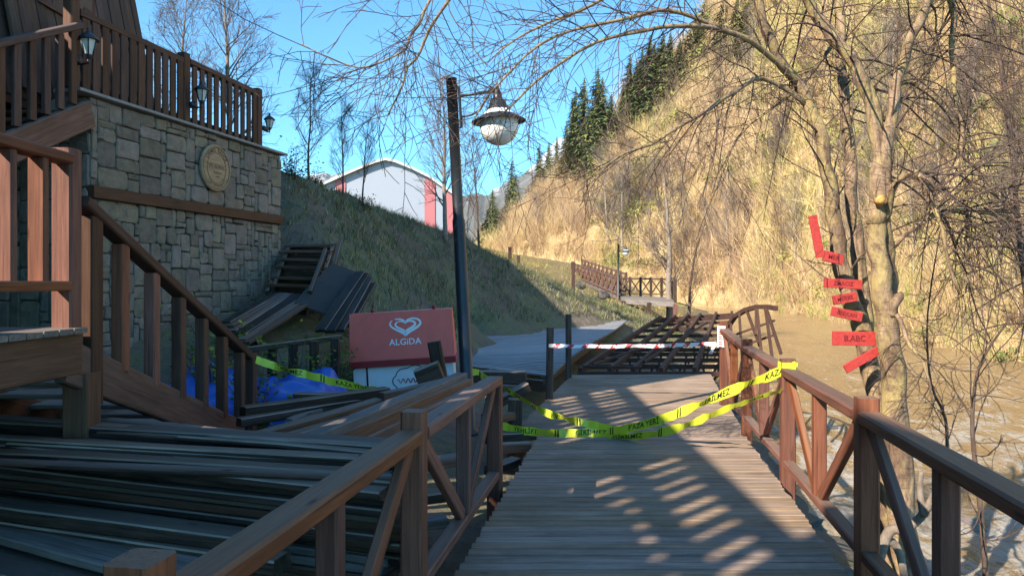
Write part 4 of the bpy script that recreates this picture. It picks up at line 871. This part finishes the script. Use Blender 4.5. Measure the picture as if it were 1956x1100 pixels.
# red boards nailed to the left stem
signs = [((1552, 412), (1567, 492), 16, '', 'upright red board at the top of the signs on the tree'), ((1573, 488), (1610, 497), 20, 'MER', 'small red board just below the upright one on the tree'), ((1574, 540), (1646, 544), 18, 'ZMACIZ', 'long red board, third from the top on the tree'),
         ((1591, 574), (1636, 566), 18, 'MERZE', 'short red board in the middle of the signs on the tree'), ((1588, 594), (1646, 606), 18, 'BERKAN', 'tilted red board above the biggest one on the tree'), ((1590, 646), (1673, 647), 27, 'B.ABC', 'biggest red board with dark letters on the tree'), ((1614, 705), (1680, 668), 17, '', 'slanting red board at the bottom of the signs on the tree')]
for (a, b, h_, tx, lab) in signs:
    Y = 6.62; p, q = P(*a, Y), P(*b, Y); hh = h_*Y/F; o = bar('red_sign', p, q, .022, hh, M_SIGNR, None, c=.003, up=Vector((0, 0, 1)) if abs(a[0]-b[0]) > 30 else Vector((1, 0, .2)))
    tag(o, lab, 'sign', 'red boards nailed to the cherry tree')
    if tx:
        d = (q-p).normalized(); upv = Vector((0, 1, 0)).cross(d)*-1; upv = upv if upv.z > 0 else -upv; M = Matrix((d, upv, d.cross(upv))).transposed().to_4x4(); M.translation = (p+q)/2+Vector((0, -.0135, 0)); text_obj('lettering', tx, hh*.6, M_SIGNT, M, o, .95)
# slim saplings on the bank, right
for nm, l, w0, lab, sd in (('a', [(1895, 1400, 5.2), (1885, 1130, 5.2), (1872, 960, 5.2), (1858, 830, 5.2), (1862, 740, 5.2), (1880, 680, 5.2), (1935, 600, 5.1)], 13, 'slim forked sapling in front of the river at the far right', 1),
                        ('b', [(1818, 1190, 7.6), (1810, 900, 7.6), (1806, 800, 7.6), (1778, 730, 7.6), (1772, 600, 7.6), (1800, 420, 7.6)], 8, 'thin dark sapling right of the cherry trunk', 2),
                        ('d', [(2010, 1200, 8.5), (1985, 760, 8.5), (1950, 480, 8.6), (1930, 260, 8.6), (1900, 60, 8.6), (1860, -120, 8.6)], 15, 'leaning young tree at the right edge of the picture', 4)):
    t = thing('sapling', lab, 'tree', P(*l[0]), 'young bare trees on the near bank'); pts = spl(px(l), 3); mb = MB(); n = len(pts); rad = [w0/2*l[0][2]/F*(1-.75*i/(n-1)) for i in range(n)]; mb.tube(pts, rad, 7); mb.build('trunk', M_TWIG, t)
    o = dict(TW); r_ = random.Random(sd); mb = MB()
    for c in range(46 if nm in 'cd' else 22):
        tt = .25+.75*(c+r_.random())/(46 if nm in 'cd' else 22); f = tt*(n-1); i = min(int(f), n-2); p = pts[i].lerp(pts[min(i+1, n-1)], f-i); tan = (pts[i+1]-pts[i]).normalized(); sd_ = rv(r_); d = tan*.4+sd_*.8
        grow(mb, wander(p, d, (1.5 if nm in 'cd' else .6)*r_.uniform(.4, 1.2), 6, r_, .2, Vector((0, 0, -.1 if nm in 'cd' else .06))), max(.004, rad[i]*.35), .003, 1, r_, o)
    mb.build('crown', M_TWIG, t)
# long drooping switches hanging from the crown on the right
mb = MB(); r_ = random.Random(77)
for key in 'bhgceq':
    pts, rad = STEMS[key]; n = len(pts)
    for c in range(15):
        f = (.35+.65*r_.random())*(n-1); i = min(int(f), n-2); p = pts[i].lerp(pts[i+1], f-i); d = Vector((r_.uniform(.1, 1) if key != 'c' else r_.uniform(-.8, .6), r_.uniform(-.6, .6), r_.uniform(-.1, .6)))
        grow(mb, wander(p, d, r_.uniform(1.2, 2.6), 9, r_, .16, Vector((0, 0, -.16))), r_.uniform(.006, .013), .003, 1, r_, dict(TW, n=(13, 9), len=(.9, .55)))
mb.build('twigs', M_TWIG, ctree)
# generic bare tree
def bare_tree_meshes(H, seed, spread=.35, r0=.12, n=26, up=.05):
    r_ = random.Random(seed); pts = wander(Vector((0, 0, -.3)), Vector((0, 0, 1)), H+.3, 12, r_, .06, Vector((0, 0, .12))); k = len(pts); rad = [r0*(1-.9*i/(k-1)) for i in range(k)]
    a = MB(); a.tube(pts, rad, 8); b = MB(); o = dict(TW); o.update(levels=3, n=(0, 9, 6), len=(0, H*.17, H*.08), seg=(5, 4, 2), ang=(25, 55), trop=(0, 0, up), rmin=.0045*H/6, rf=.5)
    for c in range(n):
        t = .22+.76*(c+r_.random())/n; f = t*(k-1); i = min(int(f), k-2); p = pts[i].lerp(pts[i+1], f-i); tan = (pts[i+1]-pts[i]).normalized(); sd = rv(r_); sd = (sd-tan*sd.dot(tan)).normalized(); an = R(r_.uniform(30, 58))
        grow(b, wander(p, tan*math.cos(an)+sd*math.sin(an), H*spread*r_.uniform(.6, 1.1)*(1.15-.75*t), 6, r_, .12, Vector((0, 0, up))), max(rad[i]*.42, .006), .005, 1, r_, o)
    return a.mesh('trunk'), b.mesh('crown')
def put_tree(label, loc, meshes, m1, m2, s=1., rz=0., group=None, name='bare_tree', fat=1.):
    t = thing(name, label, 'tree', loc, group); M = Matrix.Translation(Vector(loc)) @ Matrix.Rotation(rz, 4, 'Z') @ Matrix.Scale(s, 4)
    obj('trunk', meshes[0], m1, M @ Matrix.Diagonal((fat, fat, 1, 1)), t); obj('crown', meshes[1], m2, M, t); return t
BT = [bare_tree_meshes(8, 21, .30, .13, 28), bare_tree_meshes(8, 22, .38, .10, 24, .12), bare_tree_meshes(8, 23, .34, .12, 30, .03), bare_tree_meshes(8, 24, .32, .09, 20, .13)]
GB = 'bare trees behind the building and slope'
for k, (u, vb, vt, Y, i, pale, lab) in enumerate([(434, 190, -70, 24, 0, 1, 'tall bare pale tree rising behind the terrace railing'), (330, 150, -30, 27, 2, 1, 'bare tree left of the tall pale one behind the terrace'), (590, 335, 140, 19, 1, 0, 'bare dark tree on the slope just right of the stone wall'), (655, 385, 205, 20.5, 1, 0, 'bare dark tree in front of the left part of the warehouse'),
        (692, 392, 215, 21, 3, 0, 'bare dark tree next to it in front of the warehouse wall'), (852, 446, 150, 25.5, 0, 1, 'bare pale tree between the warehouse and the street lamp'), (915, 472, 250, 29, 3, 1, 'thin pale bare tree just right of the street lamp'), (1278, 600, 335, 41, 2, 1, 'bare tree in front of the hillside beside the far platform'), (1313, 604, 430, 41.5, 3, 0, 'thin straight bare trunk right of the far platform')]):
    b = P(u, vb, Y); b.z = min(b.z, gz1(b.x, b.y)+.0) if Y < 60 else b.z; H = P(u, vt, Y).z-b.z
    put_tree(lab, b, BT[i], M_PALE if pale and k != 7 else M_TWIG, (M_PALE if k == 7 else M_TWIG2) if pale else M_TWIG, H/8, k*1.7, GB, fat=1.9 if k > 6 else 1.)
# conifers on the ridge
def conifer_mesh(H, W, seed):
    r_ = np.random.default_rng(seed); asy = r_.uniform(0, 6.28); W = W*r_.uniform(.8, 1.2); tr = []; cl = []; n = 46
    for i in range(n):
        f = i/(n-1); z = H*(.06+.94*f); rad = W*(1-f)**.85*r_.uniform(.75, 1.1)+.12; nb = int(14+20*(1-f))
        for j in range(nb):
            a = r_.uniform(0, 2*math.pi); L = rad*r_.uniform(.45, 1.3)*(1+.28*math.cos(a-asy+z*.3)); dr = -.16*L*r_.uniform(.5, 1.3); c0 = np.array([0, 0, z]); dirn = np.array([math.cos(a), math.sin(a), 0]); sd = np.array([-dirn[1], dirn[0], 0])
            g = r_.uniform(.5, 1.3); base = np.array([.075, .105, .035])*g if r_.random() < .65 else np.array([.17, .17, .05])*g
            for q in range(4):
                t0, t1 = q*.25, q*.25+r_.uniform(.2, .36); wd = L*.10*r_.uniform(.6, 1.2)*(1.1-.6*t0)+.04; tip = c0+dirn*L*t1+np.array([0, 0, dr*t1*t1*1.6-.35*r_.random()+.12])+sd*r_.uniform(-.32, .32)*L
                p0 = c0+dirn*L*t0+np.array([0, 0, dr*t0*t0]); tr.append([p0-sd*wd, p0+sd*wd+np.array([0, 0, .1]), tip]); cl.append(base*r_.uniform(.8, 1.2))
    b = tri_mesh('crown', np.array(tr), None, None, np.array(cl)); a = MB(); a.tube([(0, 0, -1), (0, 0, H*.5), (0, 0, H*.97)], [W*.07, W*.045, .02], 6); return a.mesh('trunk'), b
CF = [conifer_mesh(15, 3.7, s_) for s_ in (1, 2, 3, 4, 5, 6)]
GC = 'spruces along the hill ridge'
def hill_ray(u, v):                                       # point of the hill seen at a photo pixel
    best = None
    for i in range(0, 100):
        s_ = i/99; p = hill_at(u, s_); vv = HV-(p.z-EYE)*F/p.y
        if best is None or abs(vv-v) < best[0]: best = (abs(vv-v), p)
    return best[1]
con = [(942, 458, 362, 1), (968, 440, 375, 2), (980, 400, 293, 0), (1030, 350, 256, 1), (1048, 345, 266, 2), (1078, 330, 235, 0), (1106, 318, 168, 1), (1142, 300, 130, 0), (1128, 335, 215, 2), (1165, 268, 178, 1), (1205, 215, 105, 2), (1226, 195, 92, 0), (1250, 185, 78, 1), (1276, 165, 62, 2), (1318, 118, 24, 0), (1298, 140, 78, 1), (1382, 90, -14, 2), (1092, 335, 190, 0), (1118, 330, 150, 1), (1152, 300, 150, 2), (1212, 230, 120, 0), (1236, 215, 70, 1), (1262, 190, 60, 2), (1288, 180, 75, 0), (1060, 345, 262, 1), (1330, 110, 40, 2), (1420, 120, 20, 1), (1404, 110, 0, 0), (1438, 95, -30, 1), (1190, 250, 165, 0), (1345, 70, -10, 2)]
for k, (u, vb, vt, i) in enumerate(con):
    b = hill_ray(u, vb); H = (vb-vt)/F*b.y
    put_tree('dark green spruce on the ridge, %s from the left' % ORD[k], b-Vector((0, 0, .8)), CF[k % 6], M_TWIG, M_NEEDLE, H/15, k*.9, GC, 'spruce_tree') if False else None
con.sort()
for k, (u, vb, vt, i) in enumerate(con):
    b = hill_ray(u, vb); H = (vb-vt)/F*b.y+.8; put_tree('dark green spruce on the hill ridge, %s of the row counted from the left' % ORD[k], b-Vector((0, 0, .8)), CF[k % 6], M_TWIG, M_NEEDLE, H/15, k*.9, GC, 'spruce_tree')
# bare trees on the hillside
hb = sorted([(1180, 330, 215), (1240, 420, 300), (1350, 500, 380), (1420, 470, 300), (1480, 420, 230), (1495, 560, 400), (1560, 330, 90), (1625, 470, 270), (1690, 420, 60), (1745, 540, 330), (1760, 260, 20), (1800, 440, 200), (1850, 330, 60), (1905, 500, 250), (1940, 380, 100), (1380, 250, 120), (1450, 180, 30), (1120, 420, 330), (1035, 440, 370)]+[(random.Random(900+q).uniform(1150, 1950), 0, 0) for q in range(30)])
hb = sorted([h if h[1] else (lambda u, vb, hh: (u, vb, vb-hh))(h[0], random.Random(int(h[0]*7)).uniform(150 if h[0] > 1400 else 380, 560), random.Random(int(h[0]*3)).uniform(90, 210)) for h in hb])
for k, (u, vb, vt) in enumerate(hb):
    b = hill_ray(u, vb); H = (vb-vt)/F*b.y; put_tree('bare pale tree on the dry hillside, %s from the left' % ORD[k], b, BT[k % 4], M_PALE, M_PALE, H/8, k*2.1, 'bare trees on the dry hillside', 'hillside_tree')
# ------------------------------------------------------------------ scrub, bushes and grass (uncountable)
rg = np.random.default_rng(8)
def shrub_proto(n, h, seed, wid=.02):
    q = np.random.default_rng(seed); T = []
    for i in range(n):
        a = q.uniform(0, 2*math.pi); sp = q.uniform(.05, .8); d = np.array([math.cos(a)*sp, math.sin(a)*sp, q.uniform(.6, 1.2)]); d /= np.linalg.norm(d); L = h*q.uniform(.5, 1.1)
        p0 = np.array([q.normal(0, .12), q.normal(0, .12), -.05])*h; p1 = p0+d*L*.55+q.normal(0, .05, 3)*h; p2 = p1+(d+q.normal(0, .35, 3))*L*.5
        sd = np.cross(d, q.normal(0, 1, 3)); sd /= np.linalg.norm(sd); wd = wid*h
        T.append([p0-sd*wd, p0+sd*wd, p1]); T.append([p1-sd*wd*.7, p1+sd*wd*.7, p2])
        for s_ in range(2):
            b = p0+(p1-p0)*q.uniform(.4, 1); e = b+(d+q.normal(0, .6, 3))*L*.4; T.append([b-sd*wd*.6, b+sd*wd*.6, e])
    return np.array(T)
def scatter(protos, pos, scl, cols, rng_):
    Vs, Cs = [], []
    for i in range(len(pos)):
        T = protos[i % len(protos)]; a = rng_.uniform(0, 6.28); c, s_ = math.cos(a), math.sin(a); Rm = np.array([[c, -s_, 0], [s_, c, 0], [0, 0, 1]])
        Vs.append(T @ Rm.T*scl[i]+pos[i]); Cs.append(cols[i]*rng_.uniform(.65, 1.3, (len(T), 1)))
    return np.concatenate(Vs), np.concatenate(Cs)
def hill_points(n, u0, u1, s0, s1):
    # denser where the hill is near
    out = []; U_ = rg.uniform(u0, u1, n); S_ = rg.uniform(s0, s1, n)
    for u, s_ in zip(U_, S_): out.append(hill_at(u, s_))
    return np.array([tuple(p) for p in out])
SP = [shrub_proto(14, 1.0, s_, .010) for s_ in range(10)]
pos = np.concatenate([hill_points(11500, 925, 2250, .0, 1.0), hill_points(7500, 1450, 2250, .0, .45)])
pal = np.array([[.30, .19, .11], [.48, .31, .16], [.60, .42, .205], [.68, .51, .25], [.56, .45, .19], [.38, .36, .12]])
nzv = np.array([fbm(p[0]*.06, p[1]*.06, p[2]*.06) for p in pos]); ci = np.clip(((nzv+.8)/1.6*6+rg.normal(0, 1.1, len(pos))).astype(int), 0, 5)
V, C = scatter(SP, pos, (1.0+2.6*rg.random(len(pos))**2)*np.clip(pos[:, 1]/75, .5, 1.3), pal[ci], rg)
tag(obj('hillside_scrub', tri_mesh('hillside_scrub', V, None, None, C), M_SCRUB), 'dense dry golden scrub covering the steep hillside across the river', 'scrub', None, 'stuff')
BP = [shrub_proto(30, 1.0, 70+s_, .0042) for s_ in range(8)]
pos = np.concatenate([hill_points(1500, 960, 2250, .0, 1.0), hill_points(900, 1350, 2250, .0, .5)]); nzv = np.array([fbm(p[0]*.05+3, p[1]*.05, p[2]*.05) for p in pos]); pos = pos[(nzv > -.12) | (rg.random(len(pos)) < .3)]
V, C = scatter(BP, pos, rg.uniform(3.0, 6.5, len(pos))*np.clip(pos[:, 1]/80, .5, 1.2), np.array([[.48, .32, .20], [.58, .41, .25], [.36, .24, .165], [.62, .46, .27]])[rg.integers(0, 4, len(pos))], rg)
tag(obj('hillside_brush', tri_mesh('hillside_brush', V, None, None, C), M_SCRUB), 'tall bare brown brushwood growing in a haze over the hillside', 'brushwood', None, 'stuff')
def leaf_proto(n, seed, fl=.75):
    q = np.random.default_rng(seed); T = []
    for i in range(n):
        p = q.normal(0, 1, 3); p = p/np.linalg.norm(p)*q.uniform(.35, 1)**.6; p[2] = abs(p[2])*fl+q.uniform(-.1, .1); p *= 1+.25*math.sin(p[0]*5+seed)
        a, b = q.normal(0, .1, 3), q.normal(0, .1, 3); T.append([p, p+a, p+b])
    return np.array(T)
LP = [leaf_proto(150, s_) for s_ in range(5)]
pos = np.concatenate([hill_points(1500, 1130, 2250, .05, 1.0), hill_points(300, 1540, 2250, .0, .25), hill_points(700, 1420, 2250, .25, 1.0)])
foot = hill_points(420, 1480, 2250, .0, .06)
V2, C2 = scatter([shrub_proto(22, 1., 120+q, .012) for q in range(5)], foot, rg.uniform(.5, 1.3, len(foot))*np.clip(foot[:, 1]/50, .6, 1.3), np.array([[.26, .34, .07], [.40, .42, .10], [.52, .46, .16], [.18, .26, .06]])[rg.integers(0, 4, len(foot))], rg)
tag(obj('bank_grass', tri_mesh('bank_grass', V2, None, None, C2), M_LEAF), 'fresh green and straw grass tufts along the far river edge', 'grass', None, 'stuff')
nzv = np.array([fbm(p[0]*.045+9, p[1]*.045, p[2]*.045) for p in pos]); pos = pos[(nzv > .0) | (rg.random(len(pos)) < .2)]
gp = np.array([[.24, .25, .06], [.13, .16, .045], [.36, .34, .085], [.32, .25, .10], [.20, .13, .07]])
V, C = scatter(LP, pos, rg.uniform(.8, 2.4, len(pos))*np.clip(pos[:, 1]/90, .6, 1.4), gp[rg.integers(0, 5, len(pos))], rg)
tag(obj('hillside_bushes', tri_mesh('hillside_bushes', V, None, None, C), M_LEAF), 'yellow green bushes scattered through the hillside scrub', 'bushes', None, 'stuff')
# short grass, weeds and litter on the shaded slope
N = 130000; gxv = rg.uniform(-6, 9, N); gyv = 12+26*rg.random(N)**1.1; keep = (gxv < 6+(gyv-20)*.25) & ~((gxv > np.where(gyv > 21.3, -1.15+(gyv-21.3)*.61, -1.15)) & (gyv < 31)) & (gxv > -4.6+(gyv-15)*-.1)
keep &= np.array([fbm(x*.8, y*.8, 21, 3) > -.12 for x, y in zip(gxv, gyv)]) | (rg.random(N) < .3); gxv, gyv = gxv[keep], gyv[keep]; gzv = np.array([bumpy(*q) for q in zip(gxv, gyv, gz(gxv, gyv))]); n = len(gxv); a = rg.uniform(0, 6.28, n); h = .04+.22*rg.random(n)**1.6; w_ = rg.uniform(.006, .018, n)
B = np.stack([gxv, gyv, gzv-.02], 1); sd = np.stack([np.cos(a), np.sin(a), 0*a], 1)*w_[:, None]; tip = B+np.stack([rg.normal(0, .07, n), rg.normal(0, .07, n), h], 1)
V = np.stack([B-sd, B+sd, tip], 1); gpal = np.array([[.10, .12, .045], [.16, .175, .065], [.25, .215, .13], [.17, .14, .095], [.07, .085, .035]]); tag(obj('slope_grass', tri_mesh('slope_grass', V, None, None, gpal[rg.integers(0, 5, n)]*rg.uniform(.9, 1.8, (n, 1))), M_LEAF), 'short green and brown grass on the shaded slope', 'grass', None, 'stuff')
# dead twigs and low brambles on the shaded slope
N = 1300; qx, qy = rg.uniform(-5, 3, N), 12.5+20*rg.random(N); keep = (qx < -1.6+(qy-21)*.32) & (qx > -4.4) & ~((qx < -2.4) & (qy < 14)); qx, qy = qx[keep], qy[keep]
V, C = scatter([shrub_proto(7, 1, 40+q, .016) for q in range(5)], np.stack([qx, qy, np.array([bumpy(*q) for q in zip(qx, qy, gz(qx, qy))])], 1), rg.uniform(.12, .4, len(qx)), np.array([[.12, .09, .07], [.07, .06, .045], [.10, .11, .045], [.20, .16, .12]])[rg.integers(0, 4, len(qx))], rg)
tag(obj('slope_twigs', tri_mesh('slope_twigs', V, None, None, C), M_SCRUB), 'dead twigs and stalks littering the shaded slope', 'twigs', None, 'stuff')
# lit grass beyond the crest and on the river bank
N = 26000; gyv = rg.uniform(34, 130, N); gxv = rg.uniform(-.12, .32, N)*gyv; gzv = np.array([bumpy(*q) for q in zip(gxv, gyv, gz(gxv, gyv))]); keep = gzv > -1.2; gxv, gyv, gzv = gxv[keep], gyv[keep], gzv[keep]; n = len(gxv); a = rg.uniform(0, 6.28, n); h = rg.uniform(.06, .28, n); w_ = rg.uniform(.012, .04, n)
B = np.stack([gxv, gyv, gzv-.05], 1); sd = np.stack([np.cos(a), np.sin(a), 0*a], 1)*w_[:, None]; tip = B+np.stack([rg.normal(0, .12, n), rg.normal(0, .12, n), h], 1); gpal = np.array([[.40, .30, .10], [.28, .28, .06], [.36, .24, .11]])
tag(obj('meadow_grass', tri_mesh('meadow_grass', np.stack([B-sd, B+sd, tip], 1), None, None, gpal[rg.integers(0, 3, n)]*rg.uniform(.7, 1.3, (n, 1))), M_LEAF), 'sunlit dry grass on the flat beyond the slope', 'grass', None, 'stuff')
# bushes and weeds near the wall and stairs
def bush(label, loc, s, col, n=260, seed=1, squash=1., leaf=.09):
    q = np.random.default_rng(seed); T = []; C_ = []; stems = MB(); r_ = random.Random(seed); tips = []
    for k in range(14):
        pts = wander(Vector((0, 0, -.05)), Vector((r_.uniform(-.6, .6), r_.uniform(-.6, .6), 1)), r_.uniform(.5, 1.05)*s*squash, 5, r_, .25, Vector((0, 0, .0))); stems.tube(pts, [.008, .007, .006, .005, .004, .003], 4); tips += pts[1:]
    for i in range(n):
        b = np.array(tips[q.integers(0, len(tips))])+q.normal(0, .08*s, 3); d = q.normal(0, 1, 3); d[2] = abs(d[2])*.3; d /= np.linalg.norm(d); e = np.cross(d, q.normal(0, 1, 3)); e /= np.linalg.norm(e); L = leaf*q.uniform(.5, 1.1)
        c = np.array(col)*q.uniform(.55, 1.4); T += [[b, b+d*L*.5+e*L*.28, b+d*L], [b, b+d*L, b+d*L*.5-e*L*.28]]; C_ += [c, c]
    t = thing('bush', label, 'bush', loc, 'weeds around the debris'); M = Matrix.Translation(Vector(loc)); obj('leaves', tri_mesh('leaves', np.array(T), None, None, np.array(C_)), M_LEAF, M, t); stems.build('stems', M_TWIG, t, M)
def gpt(u, v, Y): p = P(u, v, Y); return Vector((p.x, p.y, gz1(p.x, p.y)))
bush('yellow green bush at the foot of the stone wall behind the stairs', gpt(405, 640, 8.9), 1.15, (.20, .22, .03), 420, 1); bush('bright green weed between the fallen panel and the cabinet', gpt(575, 640, 9.3), .95, (.14, .20, .03), 300, 2); bush('leafy weed climbing the lower stair railing', gpt(500, 690, 8.0), .85, (.13, .19, .03), 220, 3); bush('dark bramble at the corner of the stone wall', gpt(560, 330, 15.2)+Vector((0, 0, .0)), 1.1, (.05, .065, .03), 420, 4, .7, .07); bush('dark low bush on the crest by the wall', gpt(600, 345, 17.5), .9, (.05, .06, .03), 320, 5, .6, .07)
bush('small weed growing through the planks at the lower left', Vector((-1.55, 2.35, .05)), .42, (.12, .15, .035), 150, 6, 1, .06); bush('dark bush in front of the warehouse on the crest', gpt(700, 392, 20.8), .8, (.05, .06, .025), 260, 7, .7, .07); bush('low weed beside the red cabinet', gpt(640, 700, 9.9), .6, (.09, .12, .03), 200, 8); bush('weed at the river bank below the right railing', Vector((3.3, 3.6, -1.2)), .6, (.12, .13, .04), 160, 9, 1, .06)
# dry roots and stones on the near bank
for k, (l, w0) in enumerate([([(1640, 1230, 5.6), (1690, 1030, 5.6), (1730, 1010, 5.5), (1765, 980, 5.4), (1790, 930, 5.3)], 24), ([(1765, 985, 5.4), (1758, 940, 5.4), (1760, 900, 5.4)], 16), ([(1690, 1030, 5.6), (1720, 1060, 5.6), (1745, 1230, 5.5)], 20)]):
    mb = MB(); pts = spl(px(l), 4); n = len(pts); mb.tube(pts, [w0/2*5.5/F*(1-.5*i/n) for i in range(n)], 7); tag(mb.build('dead_branch', M_PALE), ['curved dead branch lying on the bank behind the right railing', 'upright fork of the dead branch behind the right railing', 'broken root hanging below the dead branch'][k], 'branch', 'dead wood on the bank')
rr_ = random.Random(3); RK = []
for s_ in range(5):
    mb = MB(); q = random.Random(s_); n1, n2 = 7, 10; vs_ = []
    for i in range(n1+1):
        for j in range(n2):
            th, ph = math.pi*i/n1, 2*math.pi*j/n2; d = Vector((math.sin(th)*math.cos(ph), math.sin(th)*math.sin(ph), math.cos(th)*.7)); vs_.append(d*(1+.35*fbm(d.x*1.4+s_*7, d.y*1.4, d.z*1.4)))
    mb.add(vs_, [(i*n2+j, (i+1)*n2+j, (i+1)*n2+(j+1) % n2, i*n2+(j+1) % n2) for i in range(n1) for j in range(n2)]); me = mb.mesh('boulder'); me.materials.append(M_STONE); RK.append(me)
for k in range(30):
    y = 2.5+24*(k/30)+rr_.uniform(-.3, .3); x = xb(y)+rr_.uniform(-1.6, 2.2); s_ = rr_.uniform(.10, .34)*(1.5 if rr_.random() < .2 else 1); z = max(gz1(x, y), -2.0)
    o = obj('boulder', RK[k % 5], M_STONE, Matrix.Translation((x, y, z)) @ Matrix.Rotation(rr_.uniform(0, 6), 4, 'Z') @ Matrix.Scale(s_, 4)); tag(o, 'grey boulder on the near river bank, %s counted from the camera' % ORD[k], 'boulder', 'boulders along the near river bank')
for k, (u, v, Y, s_, lab) in enumerate([(1110, 545, 31, .24, 'dark boulder at the crest of the slope, right of the pair'), (1152, 563, 31.5, .27, 'second dark boulder at the crest, nearest the far platform')]):
    p = P(u, v, Y); tag(obj('boulder', RK[k], M_STONE, Matrix.Translation((p.x, p.y, max(p.z, gz1(p.x, p.y)))) @ Matrix.Scale(s_, 4)), lab, 'boulder', 'boulders on the crest')
# ------------------------------------------------------------------ warehouse beyond the slope
wh = thing('warehouse', 'pale grey warehouse with red stripes and arched roof beyond the slope', 'warehouse', P(740, 440, 82))
prof = [(630, 470), (630, 349), (660, 336), (700, 319), (722, 311), (738, 307), (756, 311), (790, 325), (820, 340), (868, 374), (868, 470)]
fp = [P(u, v, 82) for u, v in prof]; bk = Vector((-22, 42, 0))
M_WALLW = plain('metal_cladding', (.29, .32, .385), .55, 0, .4, var=.03); M_ROOFW = plain('metal_roof', (.50, .50, .50), .5, 0, .4, var=.04); M_REDW = plain('red_cladding', (.42, .14, .15), .55, var=.06)
mb = MB(); n = len(fp); mb.add(fp, [tuple(range(n))]); mb.build('gable_wall', M_WALLW, wh)
mb = MB(); mb.add([fp[0], fp[1], fp[1]+bk, fp[0]+bk, fp[-1], fp[-2], fp[-2]+bk, fp[-1]+bk], [(0, 1, 2, 3), (4, 7, 6, 5)]); mb.build('side_wall', M_WALLW, wh)
mb = MB(); up_ = Vector((0, 0, .25)); a = [q+up_+Vector((0, -.6, 0)) for q in fp[1:-1]]; a[0] += Vector((-.6, 0, -.3)); a[-1] += Vector((.5, 0, -.3)); m_ = len(a)
mb.add(a+[q+bk for q in a]+[q-Vector((0, 0, .3)) for q in a], [(i, i+1, m_+i+1, m_+i) for i in range(m_-1)]+[(i, 2*m_+i, 2*m_+i+1, i+1) for i in range(m_-1)]); mb.build('roof', M_ROOFW, wh)
for u0, u1, vt0, vt1 in ((640, 660, 346, 338), (811, 831, 337, 349), (852, 867, 365, 375)):
    mb = MB(); q = [P(u0, 470, 81.9), P(u1, 470, 81.9), P(u1, vt1+1, 81.9), P(u0, vt0+1, 81.9)]; mb.add(q+[x+Vector((0, .08, 0)) for x in q], [(0, 1, 2, 3), (0, 4, 5, 1), (1, 5, 6, 2), (3, 2, 6, 7), (0, 3, 7, 4)]); mb.build('red_stripe', M_REDW, wh)
# ------------------------------------------------------------------ far walkway with platform, ramp and lamp
fw = thing('far_platform', 'distant wooden platform with dark crossed railing on posts by the river', 'platform', P(1230, 600, 42))
a, b = P(1184, 566, 40), P(1292, 574, 38.5)
mb = MB(); f0, f1, f2, f3 = P(1190, 571, 39), P(1290, 577, 38), P(1284, 567.5, 43), P(1184, 565, 44); mb.add([f0, f1, f2, f3]+[q-Vector((0, 0, .25)) for q in (f0, f1, f2, f3)], [(0, 1, 2, 3), (0, 4, 5, 1), (1, 5, 6, 2), (3, 7, 4, 0)]); mb.build('floor', M_GREYW, fw)
for q in (f0, f1, f2, f0.lerp(f1, .5)): post('leg', (q.x, q.y, gz1(q.x, q.y)-.5), q-Vector((0, 0, .1)), .2, M_DARK if q is not f1 else M_RAIL, fw)
def far_rail(t, a, b, n, m, h=1.05):
    bar('top_rail', a+U*h, b+U*h, .12, .1, m, t); bar('bottom_rail', a+U*.15, b+U*.15, .1, .08, m, t)
    for i in range(n+1):
        q = a.lerp(b, i/n); post('post', q, q+U*(h+.1), .13, m, t)
        if i < n: q2 = a.lerp(b, (i+1)/n); bar('brace', q+U*.15, q2+U*h, .06, .08, m, t); bar('brace', q+U*h, q2+U*.15, .06, .08, m, t)
far_rail(fw, f3, f2, 5, M_DARK); far_rail(fw, f1, f2, 3, M_DARK)
rp = thing('far_ramp', 'distant brown ramp with railings climbing away from the far platform', 'ramp', P(1150, 540, 46))
ra, rb_ = P(1180, 566, 43), P(1092, 528, 58); rc, rd = P(1196, 556, 45), P(1112, 522, 60)
mb = MB(); mb.add([ra, rc, rd, rb_]+[q-U*.2 for q in (ra, rc, rd, rb_)], [(0, 1, 2, 3), (0, 3, 7, 4), (0, 4, 5, 1)]); mb.build('floor', M_GREYW, rp)
far_rail(rp, ra, rb_, 11, M_STAIR); far_rail(rp, rc, rd, 11, M_STAIR)
for f in (0, .3, .6, .95): q = ra.lerp(rb_, f); post('leg', (q.x, q.y, gz1(q.x, q.y)-.5), q-U*.1, .2, M_RAIL, rp)
lb = P(1181, 572, 42); street_lamp('distant black street lamp standing by the far platform', lb, P(1181, 466, 42), .92, Vector((1, 0, 0)))
for k, (u, v0, v1, Y) in enumerate([(974, 488, 472, 34), (1095, 538, 500, 36), (990, 500, 488, 33)]):
    p = P(u, v0, Y); tag(post('marker_post', (p.x, p.y, gz1(p.x, p.y)-.4), P(u, v1, Y), .16, M_TERR), ['short post on the crest line below the ridge spruces', 'brown post standing where the far ramp ends', 'low stump beside the short crest post'][k], 'post', 'posts on the crest')

# ------------------------------------------------------------------ air of the valley
mb = MB(); mb.box((-1300, -80, -30), (1300, 1650, 420)); s = NT('valley_air'); s.t.nodes.remove(s.b); pv = s.n('ShaderNodeVolumePrincipled'); pv.inputs['Color'].default_value = (.9, .94, 1, 1); pv.inputs['Density'].default_value = .00010; pv.inputs['Anisotropy'].default_value = .1
s.l(pv.outputs[0], s.out.inputs['Volume']); o = mb.build('haze', s.mat); o['kind'] = 'stuff'; o['label'] = 'thin pale haze filling the valley air'
